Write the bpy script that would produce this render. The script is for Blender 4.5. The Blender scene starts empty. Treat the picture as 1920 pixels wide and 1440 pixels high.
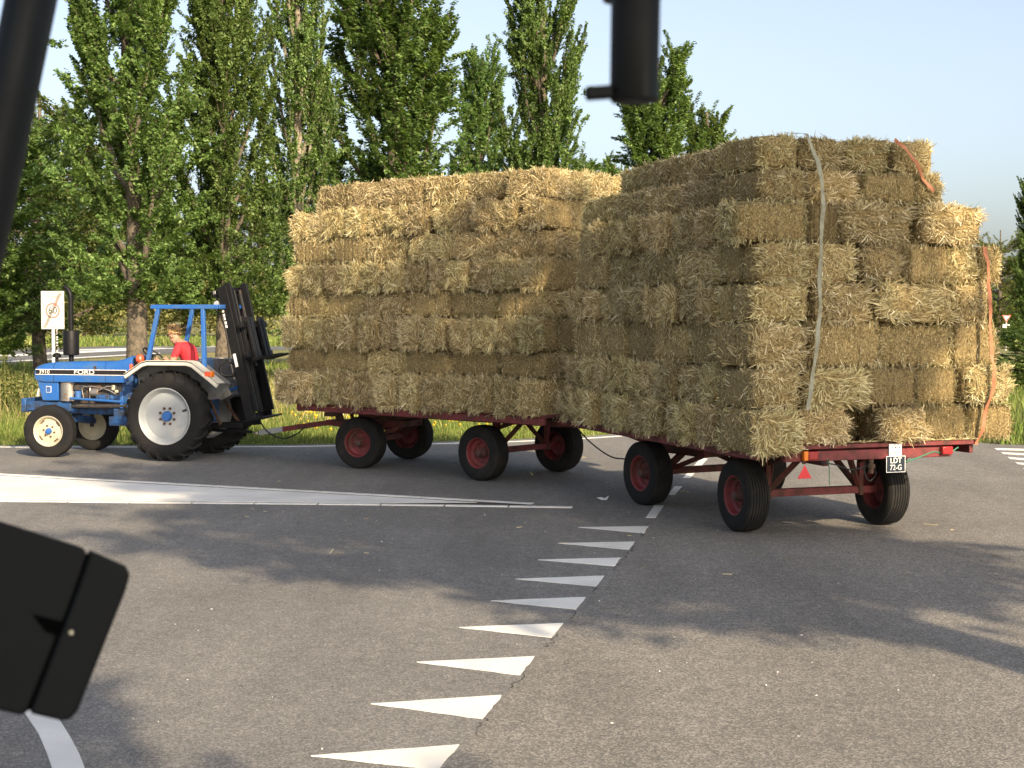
import bpy, bmesh, math, random
import numpy as np
from mathutils import Vector, Matrix, Euler, Quaternion

# ------------------------------------------------------------------ camera, light, exposure
SC = bpy.context.scene
COL = SC.collection
F_PX, CAM_Z = 2900.0, 2.4
PITCH = math.atan(130.0 / F_PX)
cam_data = bpy.data.cameras.new('camera')
cam = bpy.data.objects.new('camera', cam_data)
COL.objects.link(cam)
cam.location = (0, 0, CAM_Z)
cam.rotation_euler = (math.pi / 2 - PITCH, 0, 0)
cam_data.sensor_width = 36.0
cam_data.lens = 36.0 * F_PX / 1920.0
cam_data.clip_start = 0.05
cam_data.clip_end = 6000
cam_data.dof.use_dof = True
cam_data.dof.focus_distance = 17.0
cam_data.dof.aperture_fstop = 9.0
SC.camera = cam

SUN_EL = math.radians(27.0)
SUN_AZ = math.atan2(0.43, -0.903)        # to the sun, measured from +Y towards +X
to_sun = Vector((math.sin(SUN_AZ) * math.cos(SUN_EL), math.cos(SUN_AZ) * math.cos(SUN_EL), math.sin(SUN_EL)))
world = bpy.data.worlds.new('World')
SC.world = world
world.use_nodes = True
wn = world.node_tree.nodes
sky = wn.new('ShaderNodeTexSky')
sky.sky_type = 'NISHITA'
sky.sun_disc = False
sky.sun_elevation = SUN_EL
sky.sun_rotation = SUN_AZ
sky.altitude = 0
sky.air_density = 0.8
sky.dust_density = 3.0
sky.ozone_density = 0.6
wn['Background'].inputs['Strength'].default_value = 0.138
haze_sat = wn.new('ShaderNodeHueSaturation')      # thin summer haze: a paler blue all over the sky
haze_sat.inputs['Saturation'].default_value = 0.70
world.node_tree.links.new(sky.outputs['Color'], haze_sat.inputs['Color'])
world.node_tree.links.new(haze_sat.outputs['Color'], wn['Background'].inputs['Color'])
sun_data = bpy.data.lights.new('sun', 'SUN')
sun_data.energy = 5.0
sun_data.angle = math.radians(0.55)
sun_data.color = (1.0, 0.81, 0.56)
sun = bpy.data.objects.new('sun', sun_data)
COL.objects.link(sun)
sun.rotation_euler = (-to_sun).to_track_quat('-Z', 'Y').to_euler()
SC.view_settings.view_transform = 'Standard'
SC.view_settings.look = 'None'
SC.view_settings.exposure = 0.76
SC.view_settings.gamma = 1.0
SC.view_settings.use_curve_mapping = False
SC.render.engine = 'CYCLES'
SC.cycles.max_bounces = 6
SC.cycles.diffuse_bounces = 4
SC.cycles.transmission_bounces = 4
SC.cycles.use_denoising = True
SC.cycles.sample_clamp_indirect = 4.0

# ------------------------------------------------------------------ helpers
R = random.Random(7)
NP = np.random.default_rng(11)

def ray(px, py):
    c, s = math.cos(PITCH), math.sin(PITCH)
    a, b = (px - 960) / F_PX, (720 - py) / F_PX
    return Vector((a, c + b * s, -s + b * c))

def G(px, py, z=0.0):
    r = ray(px, py)
    t = (z - CAM_Z) / r.z
    return Vector((r.x * t, r.y * t, z))

def AT(px, py, d):
    r = ray(px, py)
    t = d / r.y
    return Vector((r.x * t, d, CAM_Z + r.z * t))

def tag(o, label=None, cat=None, group=None, kind=None):
    if label: o['label'] = label
    if cat: o['category'] = cat
    if group: o['group'] = group
    if kind: o['kind'] = kind
    return o

def empty(name, loc=(0, 0, 0), rz=0.0, parent=None):
    o = bpy.data.objects.new(name, None)
    o.empty_display_size = 0.2
    COL.objects.link(o)
    o.location = loc
    o.rotation_euler = (0, 0, rz)
    if parent: o.parent = parent
    return o

def link(name, me, parent=None, loc=None, rot=None, scale=None):
    o = bpy.data.objects.new(name, me)
    COL.objects.link(o)
    if parent: o.parent = parent
    if loc is not None: o.location = loc
    if rot is not None: o.rotation_euler = rot
    if scale is not None: o.scale = scale
    return o

def frame_from(d, up=(0, 0, 1)):
    d = Vector(d).normalized()
    u = Vector(up)
    if abs(d.dot(u)) > 0.97: u = Vector((1, 0, 0))
    a = d.cross(u).normalized()
    b = a.cross(d).normalized()
    return a, b

class MB:
    """collects shapes into one mesh"""
    def __init__(self, xf=None):
        self.v, self.f, self.m = [], [], []
        self.xf = xf
    def add(self, vs, fs, mi=0):
        n = len(self.v)
        self.v += [Vector(p) for p in vs]
        self.f += [tuple(i + n for i in f) for f in fs]
        self.m += [mi] * len(fs)
        return self
    def box(self, c, s, rot=None, mi=0, taper=1.0):
        c = Vector(c); hx, hy, hz = s[0] / 2, s[1] / 2, s[2] / 2
        vs = []
        for z in (-1, 1):
            k = taper if z > 0 else 1.0
            for x, y in ((-1, -1), (1, -1), (1, 1), (-1, 1)):
                vs.append(Vector((x * hx * k, y * hy * k, z * hz)))
        if rot is not None:
            m = Euler(rot).to_matrix()
            vs = [m @ v for v in vs]
        return self.add([c + v for v in vs], [(3, 2, 1, 0), (4, 5, 6, 7), (0, 1, 5, 4), (1, 2, 6, 5), (2, 3, 7, 6), (3, 0, 4, 7)], mi)
    def bar(self, p0, p1, w, h, up=(0, 0, 1), mi=0):
        p0, p1 = Vector(p0), Vector(p1)
        a, b = frame_from(p1 - p0, up)
        a *= w / 2; b *= h / 2
        vs = [p0 - a - b, p0 + a - b, p0 + a + b, p0 - a + b, p1 - a - b, p1 + a - b, p1 + a + b, p1 - a + b]
        return self.add(vs, [(0, 1, 2, 3), (7, 6, 5, 4), (4, 5, 1, 0), (5, 6, 2, 1), (6, 7, 3, 2), (7, 4, 0, 3)], mi)
    def rings(self, rings, caps=True, mi=0):
        n = len(rings[0]); vs = []; fs = []
        for r in rings: vs += list(r)
        for i in range(len(rings) - 1):
            for j in range(n):
                k = (j + 1) % n
                fs.append((i * n + j, i * n + k, (i + 1) * n + k, (i + 1) * n + j))
        if caps:
            fs.append(tuple(reversed(range(n))))
            fs.append(tuple((len(rings) - 1) * n + j for j in range(n)))
        return self.add(vs, fs, mi)
    def tube(self, path, r, seg=8, caps=True, mi=0):
        path = [Vector(p) for p in path]
        rr = r if isinstance(r, (list, tuple)) else [r] * len(path)
        out = []
        prev = None
        for i, p in enumerate(path):
            d = (path[min(i + 1, len(path) - 1)] - path[max(i - 1, 0)])
            if prev is None:
                a, b = frame_from(d)
            else:
                d = d.normalized()
                a = (prev - d * prev.dot(d))
                if a.length < 1e-5: a, b = frame_from(d)
                a = a.normalized(); b = a.cross(d).normalized()
            prev = a
            out.append([p + (a * math.cos(2 * math.pi * k / seg) + b * math.sin(2 * math.pi * k / seg)) * rr[i] for k in range(seg)])
        return self.rings(out, caps, mi)
    def cyl(self, p0, p1, r0, r1=None, seg=20, mi=0):
        return self.tube([p0, p1], [r0, r0 if r1 is None else r1], seg, True, mi)
    def lathe(self, prof, seg=48, mi=0, closed=False, c=(0, 0, 0), axis='y'):
        c = Vector(c); vs = []; fs = []; n = len(prof)
        for k in range(seg):
            t = 2 * math.pi * k / seg
            for (y, r) in prof:
                if axis == 'y': vs.append(c + Vector((r * math.cos(t), y, r * math.sin(t))))
                else: vs.append(c + Vector((r * math.cos(t), r * math.sin(t), y)))
        for k in range(seg):
            k2 = (k + 1) % seg
            for i in range(n if closed else n - 1):
                j = (i + 1) % n
                fs.append((k * n + i, k2 * n + i, k2 * n + j, k * n + j))
        return self.add(vs, fs, mi)
    def prism(self, poly, axis, lo, hi, mi=0):
        """extrude a 2D polygon along an axis; poly in the two other axes, in order"""
        def p3(a, b, c):
            return (c, a, b) if axis == 'x' else ((a, c, b) if axis == 'y' else (a, b, c))
        n = len(poly)
        vs = [p3(a, b, lo) for a, b in poly] + [p3(a, b, hi) for a, b in poly]
        fs = [tuple(reversed(range(n))), tuple(range(n, 2 * n))]
        for i in range(n):
            j = (i + 1) % n
            fs.append((i, j, n + j, n + i))
        return self.add(vs, fs, mi)
    def mesh(self, name, mats, angle=35):
        me = bpy.data.meshes.new(name)
        vs = self.v if self.xf is None else [self.xf @ v for v in self.v]
        me.from_pydata([tuple(v) for v in vs], [], self.f)
        for m in (mats if isinstance(mats, (list, tuple)) else [mats]): me.materials.append(m)
        if any(self.m): me.polygons.foreach_set('material_index', self.m)
        bm = bmesh.new(); bm.from_mesh(me)
        bmesh.ops.recalc_face_normals(bm, faces=bm.faces)
        bm.to_mesh(me); bm.free()
        if angle:
            me.shade_smooth()
            me.set_sharp_from_angle(angle=math.radians(angle))
        me.update()
        return me
    def build(self, name, mats, parent=None, bevel=0.0, angle=35, loc=None, rot=None):
        o = link(name, self.mesh(name, mats, angle), parent, loc, rot)
        if bevel:
            b = o.modifiers.new('bevel', 'BEVEL')
            b.width = bevel; b.segments = 2; b.limit_method = 'ANGLE'; b.angle_limit = math.radians(40)
        return o

def mesh_np(name, verts, faces_flat, sizes, mats, midx=None, smooth=False):
    """verts (N,3); faces_flat vertex indices; sizes loops per face"""
    me = bpy.data.meshes.new(name)
    nv, nl, nf = len(verts), len(faces_flat), len(sizes)
    me.vertices.add(nv); me.loops.add(nl); me.polygons.add(nf)
    me.vertices.foreach_set('co', np.ascontiguousarray(verts, dtype=np.float32).ravel())
    me.loops.foreach_set('vertex_index', np.ascontiguousarray(faces_flat, dtype=np.int32))
    st = np.zeros(nf, dtype=np.int32); st[1:] = np.cumsum(sizes)[:-1]
    me.polygons.foreach_set('loop_start', st)
    if midx is not None: me.polygons.foreach_set('material_index', np.ascontiguousarray(midx, dtype=np.int32))
    if smooth: me.polygons.foreach_set('use_smooth', np.ones(nf, dtype=bool))
    for m in (mats if isinstance(mats, (list, tuple)) else [mats]): me.materials.append(m)
    me.update(calc_edges=True)
    me.validate()
    return me

# ------------------------------------------------------------------ materials
def nodes(name):
    m = bpy.data.materials.new(name)
    m.use_nodes = True
    nt = m.node_tree
    return m, nt, nt.nodes, nt.links, nt.nodes['Principled BSDF']

def rgba(c): return (c[0], c[1], c[2], 1.0)

def M(name, col, rough=0.6, metal=0.0, spec=0.5, var=None, bump=None, coat=0.0, rnd=0.0):
    """var = (colour 2, noise scale, low, high); bump = (scale, strength, distance)"""
    m, nt, ns, ls, p = nodes(name)
    p.inputs['Base Color'].default_value = rgba(col)
    p.inputs['Roughness'].default_value = rough
    p.inputs['Metallic'].default_value = metal
    p.inputs['Specular IOR Level'].default_value = spec
    p.inputs['Coat Weight'].default_value = coat
    tc = ns.new('ShaderNodeTexCoord')
    out = None
    if var:
        n = ns.new('ShaderNodeTexNoise'); n.inputs['Scale'].default_value = var[1]; n.inputs['Detail'].default_value = 6
        n.inputs['Roughness'].default_value = 0.65
        ls.new(tc.outputs['Object'], n.inputs['Vector'])
        mr = ns.new('ShaderNodeMapRange'); mr.inputs[1].default_value = var[2]; mr.inputs[2].default_value = var[3]
        ls.new(n.outputs['Fac'], mr.inputs[0])
        mx = ns.new('ShaderNodeMix'); mx.data_type = 'RGBA'
        mx.inputs[6].default_value = rgba(col); mx.inputs[7].default_value = rgba(var[0])
        ls.new(mr.outputs[0], mx.inputs[0])
        out = mx.outputs[2]
        rr = ns.new('ShaderNodeMapRange'); rr.inputs[3].default_value = rough; rr.inputs[4].default_value = min(1, rough + 0.25)
        ls.new(mr.outputs[0], rr.inputs[0]); ls.new(rr.outputs[0], p.inputs['Roughness'])
        ls.new(out, p.inputs['Base Color'])
    if rnd and out is not None:
        oi = ns.new('ShaderNodeObjectInfo')
        hv = ns.new('ShaderNodeHueSaturation')
        mr2 = ns.new('ShaderNodeMapRange'); mr2.inputs[3].default_value = 1 - rnd; mr2.inputs[4].default_value = 1 + rnd
        ls.new(oi.outputs['Random'], mr2.inputs[0]); ls.new(mr2.outputs[0], hv.inputs['Value'])
        ls.new(out, hv.inputs['Color']); ls.new(hv.outputs['Color'], p.inputs['Base Color'])
    if bump:
        n = ns.new('ShaderNodeTexNoise'); n.inputs['Scale'].default_value = bump[0]; n.inputs['Detail'].default_value = 4
        ls.new(tc.outputs['Object'], n.inputs['Vector'])
        b = ns.new('ShaderNodeBump'); b.inputs['Strength'].default_value = bump[1]
        b.inputs['Distance'].default_value = bump[2] if len(bump) > 2 else 0.01
        ls.new(n.outputs['Fac'], b.inputs['Height']); ls.new(b.outputs['Normal'], p.inputs['Normal'])
    return m

def ramp_mat(name, stops, rough=0.8, rnd=0.12, transl=0.0, spec=0.25, hue=0.0, tcol=None, vscale=None):
    """colour by random-per-piece ramp, each object a little lighter or darker"""
    m, nt, ns, ls, p = nodes(name)
    g = ns.new('ShaderNodeNewGeometry')
    cr = ns.new('ShaderNodeValToRGB')
    e = cr.color_ramp.elements
    e[0].position, e[0].color = stops[0][0], rgba(stops[0][1])
    e[1].position, e[1].color = stops[-1][0], rgba(stops[-1][1])
    for pos, c in stops[1:-1]:
        x = e.new(pos); x.color = rgba(c)
    ls.new(g.outputs['Random Per Island'], cr.inputs['Fac'])
    oi = ns.new('ShaderNodeObjectInfo')
    hv = ns.new('ShaderNodeHueSaturation')
    mr = ns.new('ShaderNodeMapRange'); mr.inputs[3].default_value = 1 - rnd; mr.inputs[4].default_value = 1 + rnd
    ls.new(oi.outputs['Random'], mr.inputs[0]); ls.new(mr.outputs[0], hv.inputs['Value'])
    ls.new(cr.outputs['Color'], hv.inputs['Color'])
    if hue:
        m2 = ns.new('ShaderNodeMath'); m2.operation = 'MULTIPLY'; m2.inputs[1].default_value = 7.31
        m3 = ns.new('ShaderNodeMath'); m3.operation = 'FRACT'
        mr3 = ns.new('ShaderNodeMapRange'); mr3.inputs[3].default_value = 0.5 - hue; mr3.inputs[4].default_value = 0.5 + hue
        ls.new(oi.outputs['Random'], m2.inputs[0]); ls.new(m2.outputs[0], m3.inputs[0]); ls.new(m3.outputs[0], mr3.inputs[0])
        ls.new(mr3.outputs[0], hv.inputs['Hue'])
    col = hv.outputs['Color']
    if vscale:   # broad uneven colour through the plant or load
        tc = ns.new('ShaderNodeTexCoord'); n = ns.new('ShaderNodeTexNoise'); n.inputs['Scale'].default_value = vscale
        n.inputs['Detail'].default_value = 3
        ls.new(tc.outputs['Object'], n.inputs['Vector'])
        mrv = ns.new('ShaderNodeMapRange'); mrv.inputs[1].default_value = .3; mrv.inputs[2].default_value = .7
        mrv.inputs[3].default_value = .72; mrv.inputs[4].default_value = 1.28
        ls.new(n.outputs['Fac'], mrv.inputs[0])
        h2 = ns.new('ShaderNodeHueSaturation'); ls.new(mrv.outputs[0], h2.inputs['Value']); ls.new(col, h2.inputs['Color'])
        col = h2.outputs['Color']
    ls.new(col, p.inputs['Base Color'])
    p.inputs['Roughness'].default_value = rough
    p.inputs['Specular IOR Level'].default_value = spec
    if transl:
        t = ns.new('ShaderNodeBsdfTranslucent')
        ms = ns.new('ShaderNodeMixShader'); ms.inputs[0].default_value = transl
        if tcol:
            mm = ns.new('ShaderNodeMix'); mm.data_type = 'RGBA'; mm.blend_type = 'MULTIPLY'; mm.inputs[0].default_value = 1
            ls.new(col, mm.inputs[6]); mm.inputs[7].default_value = rgba(tcol); ls.new(mm.outputs[2], t.inputs['Color'])
        else: ls.new(col, t.inputs['Color'])
        ls.new(p.outputs[0], ms.inputs[1]); ls.new(t.outputs[0], ms.inputs[2])
        ls.new(ms.outputs[0], ns['Material Output'].inputs['Surface'])
    return m

def asphalt(name, base, stone, coarse, blotch=0.18, patchy=0.4):
    m, nt, ns, ls, p = nodes(name)
    tc = ns.new('ShaderNodeTexCoord')
    def noise(scale, det=4, rough=.6):
        n = ns.new('ShaderNodeTexNoise'); n.inputs['Scale'].default_value = scale; n.inputs['Detail'].default_value = det
        n.inputs['Roughness'].default_value = rough
        ls.new(tc.outputs['Object'], n.inputs['Vector']); return n
    v = ns.new('ShaderNodeTexVoronoi'); v.inputs['Scale'].default_value = coarse
    ls.new(tc.outputs['Object'], v.inputs['Vector'])
    sep = ns.new('ShaderNodeSeparateColor'); ls.new(v.outputs['Color'], sep.inputs[0])
    cr = ns.new('ShaderNodeValToRGB')
    e = cr.color_ramp.elements
    e[0].position = 0.0; e[0].color = rgba([c * .78 for c in base])
    e[1].position = 1.0; e[1].color = rgba([c * 1.35 for c in stone])
    x = e.new(.45); x.color = rgba(base)
    x = e.new(.82); x.color = rgba([c * 1.15 for c in stone])
    ls.new(sep.outputs[0], cr.inputs['Fac'])
    n1 = noise(0.55, 5); n2 = noise(7.0, 5); n3 = noise(160.0, 2)
    def vary(col, n, lo, hi, a, b):
        mr = ns.new('ShaderNodeMapRange'); mr.inputs[1].default_value = lo; mr.inputs[2].default_value = hi
        mr.inputs[3].default_value = a; mr.inputs[4].default_value = b
        ls.new(n.outputs['Fac'], mr.inputs[0])
        h = ns.new('ShaderNodeHueSaturation'); ls.new(mr.outputs[0], h.inputs['Value']); ls.new(col, h.inputs['Color'])
        return h.outputs['Color']
    c = vary(cr.outputs['Color'], n1, .3, .7, 1 - blotch, 1 + blotch)
    mp = ns.new('ShaderNodeMapping'); mp.inputs['Scale'].default_value = (.9, .16, 1); mp.inputs['Rotation'].default_value = (0, 0, .35)
    ls.new(tc.outputs['Object'], mp.inputs['Vector'])
    n4 = noise(1.1, 6, .7); ls.new(mp.outputs[0], n4.inputs['Vector'])
    c = vary(c, n4, .35, .68, 1.10, .84)
    c = vary(c, n2, .3, .7, .88, 1.12)
    c = vary(c, n3, .3, .7, .75, 1.25)
    ls.new(c, p.inputs['Base Color'])
    p.inputs['Roughness'].default_value = 0.85
    p.inputs['Specular IOR Level'].default_value = 0.3
    b = ns.new('ShaderNodeBump'); b.inputs['Strength'].default_value = 0.5; b.inputs['Distance'].default_value = 0.006
    ls.new(v.outputs['Distance'], b.inputs['Height']); ls.new(b.outputs['Normal'], p.inputs['Normal'])
    return m

def paint_mat(name, col, worn, wear=.62):
    m, nt, ns, ls, p = nodes(name)
    tc = ns.new('ShaderNodeTexCoord')
    n = ns.new('ShaderNodeTexNoise'); n.inputs['Scale'].default_value = 6; n.inputs['Detail'].default_value = 9; n.inputs['Roughness'].default_value = .75
    ls.new(tc.outputs['Object'], n.inputs['Vector'])
    mr = ns.new('ShaderNodeMapRange'); mr.inputs[1].default_value = wear; mr.inputs[2].default_value = wear + .1
    ls.new(n.outputs['Fac'], mr.inputs[0])
    n2 = ns.new('ShaderNodeTexNoise'); n2.inputs['Scale'].default_value = 1.3; n2.inputs['Detail'].default_value = 5
    ls.new(tc.outputs['Object'], n2.inputs['Vector'])
    mr2 = ns.new('ShaderNodeMapRange'); mr2.inputs[1].default_value = .3; mr2.inputs[2].default_value = .7; mr2.inputs[3].default_value = .8; mr2.inputs[4].default_value = 1.08
    ls.new(n2.outputs['Fac'], mr2.inputs[0])
    mx = ns.new('ShaderNodeMix'); mx.data_type = 'RGBA'; mx.inputs[6].default_value = rgba(col); mx.inputs[7].default_value = rgba(worn)
    ls.new(mr.outputs[0], mx.inputs[0])
    h = ns.new('ShaderNodeHueSaturation'); ls.new(mr2.outputs[0], h.inputs['Value']); ls.new(mx.outputs[2], h.inputs['Color'])
    ls.new(h.outputs['Color'], p.inputs['Base Color'])
    p.inputs['Roughness'].default_value = .75
    b = ns.new('ShaderNodeBump'); b.inputs['Strength'].default_value = .3; b.inputs['Distance'].default_value = .004
    n3 = ns.new('ShaderNodeTexNoise'); n3.inputs['Scale'].default_value = 90
    ls.new(tc.outputs['Object'], n3.inputs['Vector']); ls.new(n3.outputs['Fac'], b.inputs['Height']); ls.new(b.outputs['Normal'], p.inputs['Normal'])
    return m

MT = {}
MT['asphalt'] = asphalt('asphalt', (.162, .156, .148), (.212, .202, .186), 85, .09)
MT['asphalt_coarse'] = asphalt('asphalt_coarse', (.165, .156, .143), (.232, .216, .193), 78, .11)
MT['asphalt_far'] = asphalt('asphalt_far', (.12, .12, .12), (.16, .16, .155), 30, .1)
MT['paint'] = paint_mat('road_paint', (.78, .77, .72), (.26, .24, .22), .615)
MT['island'] = paint_mat('island_paint', (.74, .73, .70), (.5, .48, .44), .7)
MT['joint'] = M('joint', (.035, .033, .03), .9, var=((.06, .055, .05), 6, .4, .6))
MT['soil'] = M('soil', (.13, .10, .06), .95, var=((.10, .13, .04), 1.2, .4, .6), bump=(20, .6, .03))
MT['field'] = M('field', (.115, .135, .035), .95, var=((.27, .22, .08), .25, .42, .62), bump=(12, .8, .05))
MT['straw'] = ramp_mat('straw', [(0, (.21, .155, .07)), (.2, (.39, .31, .15)), (.55, (.56, .465, .24)), (.86, (.69, .60, .345)), (1, (.82, .75, .52))], .6, .20, transl=.12, spec=.35, hue=.010)
MT['bale_core'] = M('bale_core', (.16, .11, .044), .95, var=((.42, .32, .14), 40, .38, .62), bump=(70, 1.0, .03), rnd=.20)  # straw brown, darkened to stand in for shade in the gaps
MT['tyre'] = M('tyre', (.008, .008, .009), .8, spec=.3, var=((.018, .0165, .015), 6, .45, .7), bump=(80, .2, .003))
MT['tyre_dusty'] = M('tyre_dusty', (.013, .013, .013), .85, spec=.25, var=((.030, .027, .023), 5, .45, .7), bump=(60, .25, .004))
MT['red'] = M('wagon_red', (.17, .024, .026), .6, var=((.075, .030, .022), 7, .44, .64), bump=(40, .15, .004))
MT['red_dark'] = M('wagon_underframe', (.13, .028, .022), .7, var=((.06, .035, .024), 6, .42, .62), bump=(40, .2, .004))
MT['rust'] = M('rust', (.10, .05, .03), .85, var=((.05, .03, .02), 9, .4, .6))
MT['hub_grease'] = M('hub_grease', (.05, .04, .033), .6, var=((.11, .04, .03), 12, .4, .6))
MT['blue'] = M('tractor_blue', (.018, .105, .36), .42, coat=.2, var=((.045, .115, .26), 4.5, .46, .72))
MT['blue_dirty'] = M('tractor_blue_dirty', (.016, .075, .22), .55, var=((.022, .026, .036), 8, .44, .64), bump=(50, .2, .004))
MT['engine'] = M('engine_grey', (.028, .028, .03), .6, var=((.085, .06, .04), 14, .48, .68))
MT['steel'] = M('worn_steel', (.33, .32, .30), .42, metal=.75, var=((.2, .13, .08), 9, .48, .68))
MT['white'] = M('rim_white', (.33, .35, .36), .42, var=((.5, .48, .43), 3, .55, .8))
MT['cream'] = M('rim_cream', (.46, .42, .31), .45, var=((.42, .34, .22), 7, .55, .75))
MT['fender_white'] = M('fender_white', (.58, .55, .47), .45, var=((.5, .44, .34), 4, .55, .8))
MT['fender_grey'] = M('fender_grey', (.16, .165, .17), .6, var=((.10, .095, .09), 5, .4, .65))
MT['black'] = M('black_paint', (.006, .006, .007), .5, spec=.22, var=((.013, .012, .011), 5, .55, .8))
MT['black_matt'] = M('black_plastic', (.010, .011, .012), .55, var=((.016, .017, .018), 8, .4, .7))
MT['cab_black'] = M('cab_plastic', (.0028, .0042, .0060), .48, spec=.27, var=((.005, .006, .0075), 8, .4, .7))
MT['decal_black'] = M('decal_black', (.014, .011, .012), .4)
MT['decal_white'] = M('decal_white', (.78, .76, .72), .5, var=((.5, .42, .36), 30, .55, .75))
MT['amber'] = M('amber_lens', (.75, .20, .01), .25, coat=.4)
MT['red_lens'] = M('red_lens', (.30, .015, .015), .3, coat=.3)
MT['orange_red'] = M('orange_lens', (.80, .09, .03), .3, coat=.3)
MT['reflector'] = M('reflector_red', (.62, .02, .03), .35, coat=.4)
MT['plate'] = M('plate_dark', (.008, .016, .028), .4)
MT['plate_white'] = M('plate_white', (.75, .75, .72), .5)
MT['sign_white'] = M('sign_white', (.58, .56, .50), .45, var=((.52, .47, .38), 3, .5, .8))
MT['sign_ink'] = M('sign_ink', (.06, .055, .05), .6)
MT['sign_faded'] = M('sign_faded_red', (.30, .15, .12), .6)
MT['sign_red'] = M('sign_red', (.55, .10, .07), .5)
MT['post'] = M('post_grey', (.62, .62, .60), .5, var=((.45, .45, .44), 6, .5, .7))
MT['bark'] = M('bark', (.155, .125, .09), .95, var=((.07, .06, .045), 9, .4, .62), bump=(14, 1.0, .04))
MT['bark_pale'] = M('bark_pale', (.30, .26, .19), .95, var=((.13, .11, .08), 7, .42, .62), bump=(14, .8, .03))
LEAFT = (1.25, 1.2, .55)
MT['leaf'] = ramp_mat('leaf', [(0, (.052, .096, .024)), (.4, (.112, .190, .050)), (.75, (.185, .280, .080)), (1, (.27, .36, .14))], .48, .12, transl=.4, spec=.35, hue=.012, tcol=LEAFT, vscale=.55)
MT['leaf_light'] = ramp_mat('leaf_light', [(0, (.07, .095, .022)), (.5, (.13, .165, .045)), (1, (.24, .25, .095))], .6, .14, transl=.34, spec=.3, hue=.015, tcol=LEAFT, vscale=.4)
MT['leaf_willow'] = ramp_mat('leaf_willow', [(0, (.09, .10, .026)), (.5, (.19, .195, .06)), (1, (.33, .31, .12))], .65, .12, transl=.3, spec=.25, tcol=LEAFT, vscale=.3)
MT['grass'] = ramp_mat('grass', [(0, (.07, .11, .02)), (.5, (.15, .21, .04)), (.85, (.24, .28, .07)), (1, (.40, .36, .14))], .65, .0, transl=.3, spec=.3, vscale=.5)
MT['dry_grass'] = ramp_mat('dry_grass', [(0, (.13, .19, .04)), (.5, (.27, .29, .09)), (.75, (.52, .41, .18)), (1, (.62, .52, .27))], .7, .0, transl=.3, spec=.25, vscale=.4)
MT['flower'] = M('yellow_flower', (.70, .48, .03), .7)
MT['skin'] = M('skin', (.48, .27, .18), .5, var=((.40, .20, .13), 10, .4, .7))
MT['shirt'] = M('red_shirt', (.50, .028, .040), .85, bump=(40, .5, .01))
MT['trousers'] = M('trousers', (.03, .035, .05), .85)
MT['hair'] = ramp_mat('hair', [(0, (.16, .09, .04)), (.5, (.38, .24, .11)), (1, (.60, .43, .22))], .55, 0, spec=.4)
MT['eye'] = M('eye_dark', (.02, .015, .012), .3)
MT['strap_pale'] = M('strap_pale', (.30, .30, .22), .7, var=((.20, .19, .13), 9, .42, .66))
MT['strap_orange'] = M('strap_orange', (.44, .17, .085), .7, var=((.30, .12, .06), 9, .42, .68))
MT['hollow_shade'] = M('hollow_shade_black', (.0008, .0009, .001), .9, spec=.05)  # near-black colour painted in for shade in the mirror's hollow and seam
MT['rubber'] = M('rubber', (.012, .012, .012), .7)
MT['green_wire'] = M('green_wire', (.03, .16, .09), .6)
MT['vinyl'] = M('blue_vinyl', (.02, .05, .12), .5)
MT['paper'] = M('paper', (.75, .76, .78), .8)

# ------------------------------------------------------------------ ground, road, markings
def sheet(name, pts, z, mat, parent=None):
    me = bpy.data.meshes.new(name)
    me.from_pydata([(p[0], p[1], z) for p in pts], [], [tuple(range(len(pts)))])
    me.materials.append(mat)
    bm = bmesh.new(); bm.from_mesh(me)
    bmesh.ops.recalc_face_normals(bm, faces=bm.faces)
    if bm.faces[0].normal.z < 0: bmesh.ops.reverse_faces(bm, faces=bm.faces)
    bmesh.ops.triangulate(bm, faces=bm.faces)
    bm.to_mesh(me); bm.free()
    return link(name, me, parent)

ground = sheet('ground', [(-1500, -300), (1500, -300), (1500, 3000), (-1500, 3000)], -0.035, MT['field'])
tag(ground, kind='structure')

EDGE_PX = [(-700, 835.5), (-300, 835.5), (0, 835), (300, 835), (560, 834), (814, 828.5), (962, 824), (1094, 818), (1207, 810), (1330, 800), (1480, 793), (1640, 797), (1760, 812), (1830, 829), (1868, 833), (1935, 834.5), (2100, 835), (2500, 835)]
EDGE = [G(x, y) for x, y in EDGE_PX]
EX = np.array([p.x for p in EDGE]); EY = np.array([p.y for p in EDGE])
SEAM_PX = [(1330, 856), (1290, 898), (1246, 940), (1224, 972), (1196, 1014), (1166, 1052), (1130, 1090), (1092, 1135), (1048, 1186), (992, 1252), (922, 1336), (842, 1432), (770, 1520), (600, 1800)]
SEAM = [G(x, y) for x, y in SEAM_PX]
far_i = 9
seam_pts = [EDGE[far_i]] + SEAM
end = SEAM[-1] + (SEAM[-1] - SEAM[-3]) * 3
road = sheet('road', [(p.x, p.y) for p in EDGE[:far_i + 1]] + [(p.x, p.y) for p in SEAM] + [(end.x, end.y), (-30, end.y - 6), (-40, 20)], 0.0, MT['asphalt'])
tag(road, kind='structure')
side_road = sheet('side_road', [(p.x, p.y) for p in EDGE[far_i:]] + [(40, 20), (30, end.y - 6), (end.x, end.y)] + [(p.x, p.y) for p in reversed(SEAM)], 0.0, MT['asphalt_coarse'])
tag(side_road, kind='structure')

def solid_sheet(name, pts, z0, z1, mat, parent, hole=0):
    """thin painted slab"""
    n = len(pts)
    mb = MB()
    mb.add([(p[0], p[1], z0) for p in pts] + [(p[0], p[1], z1) for p in pts],
           [tuple(range(n, 2 * n))] + [(i, (i + 1) % n, n + (i + 1) % n, n + i) for i in range(n)])
    o = mb.build(name, mat, parent, angle=0)
    return o

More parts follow.
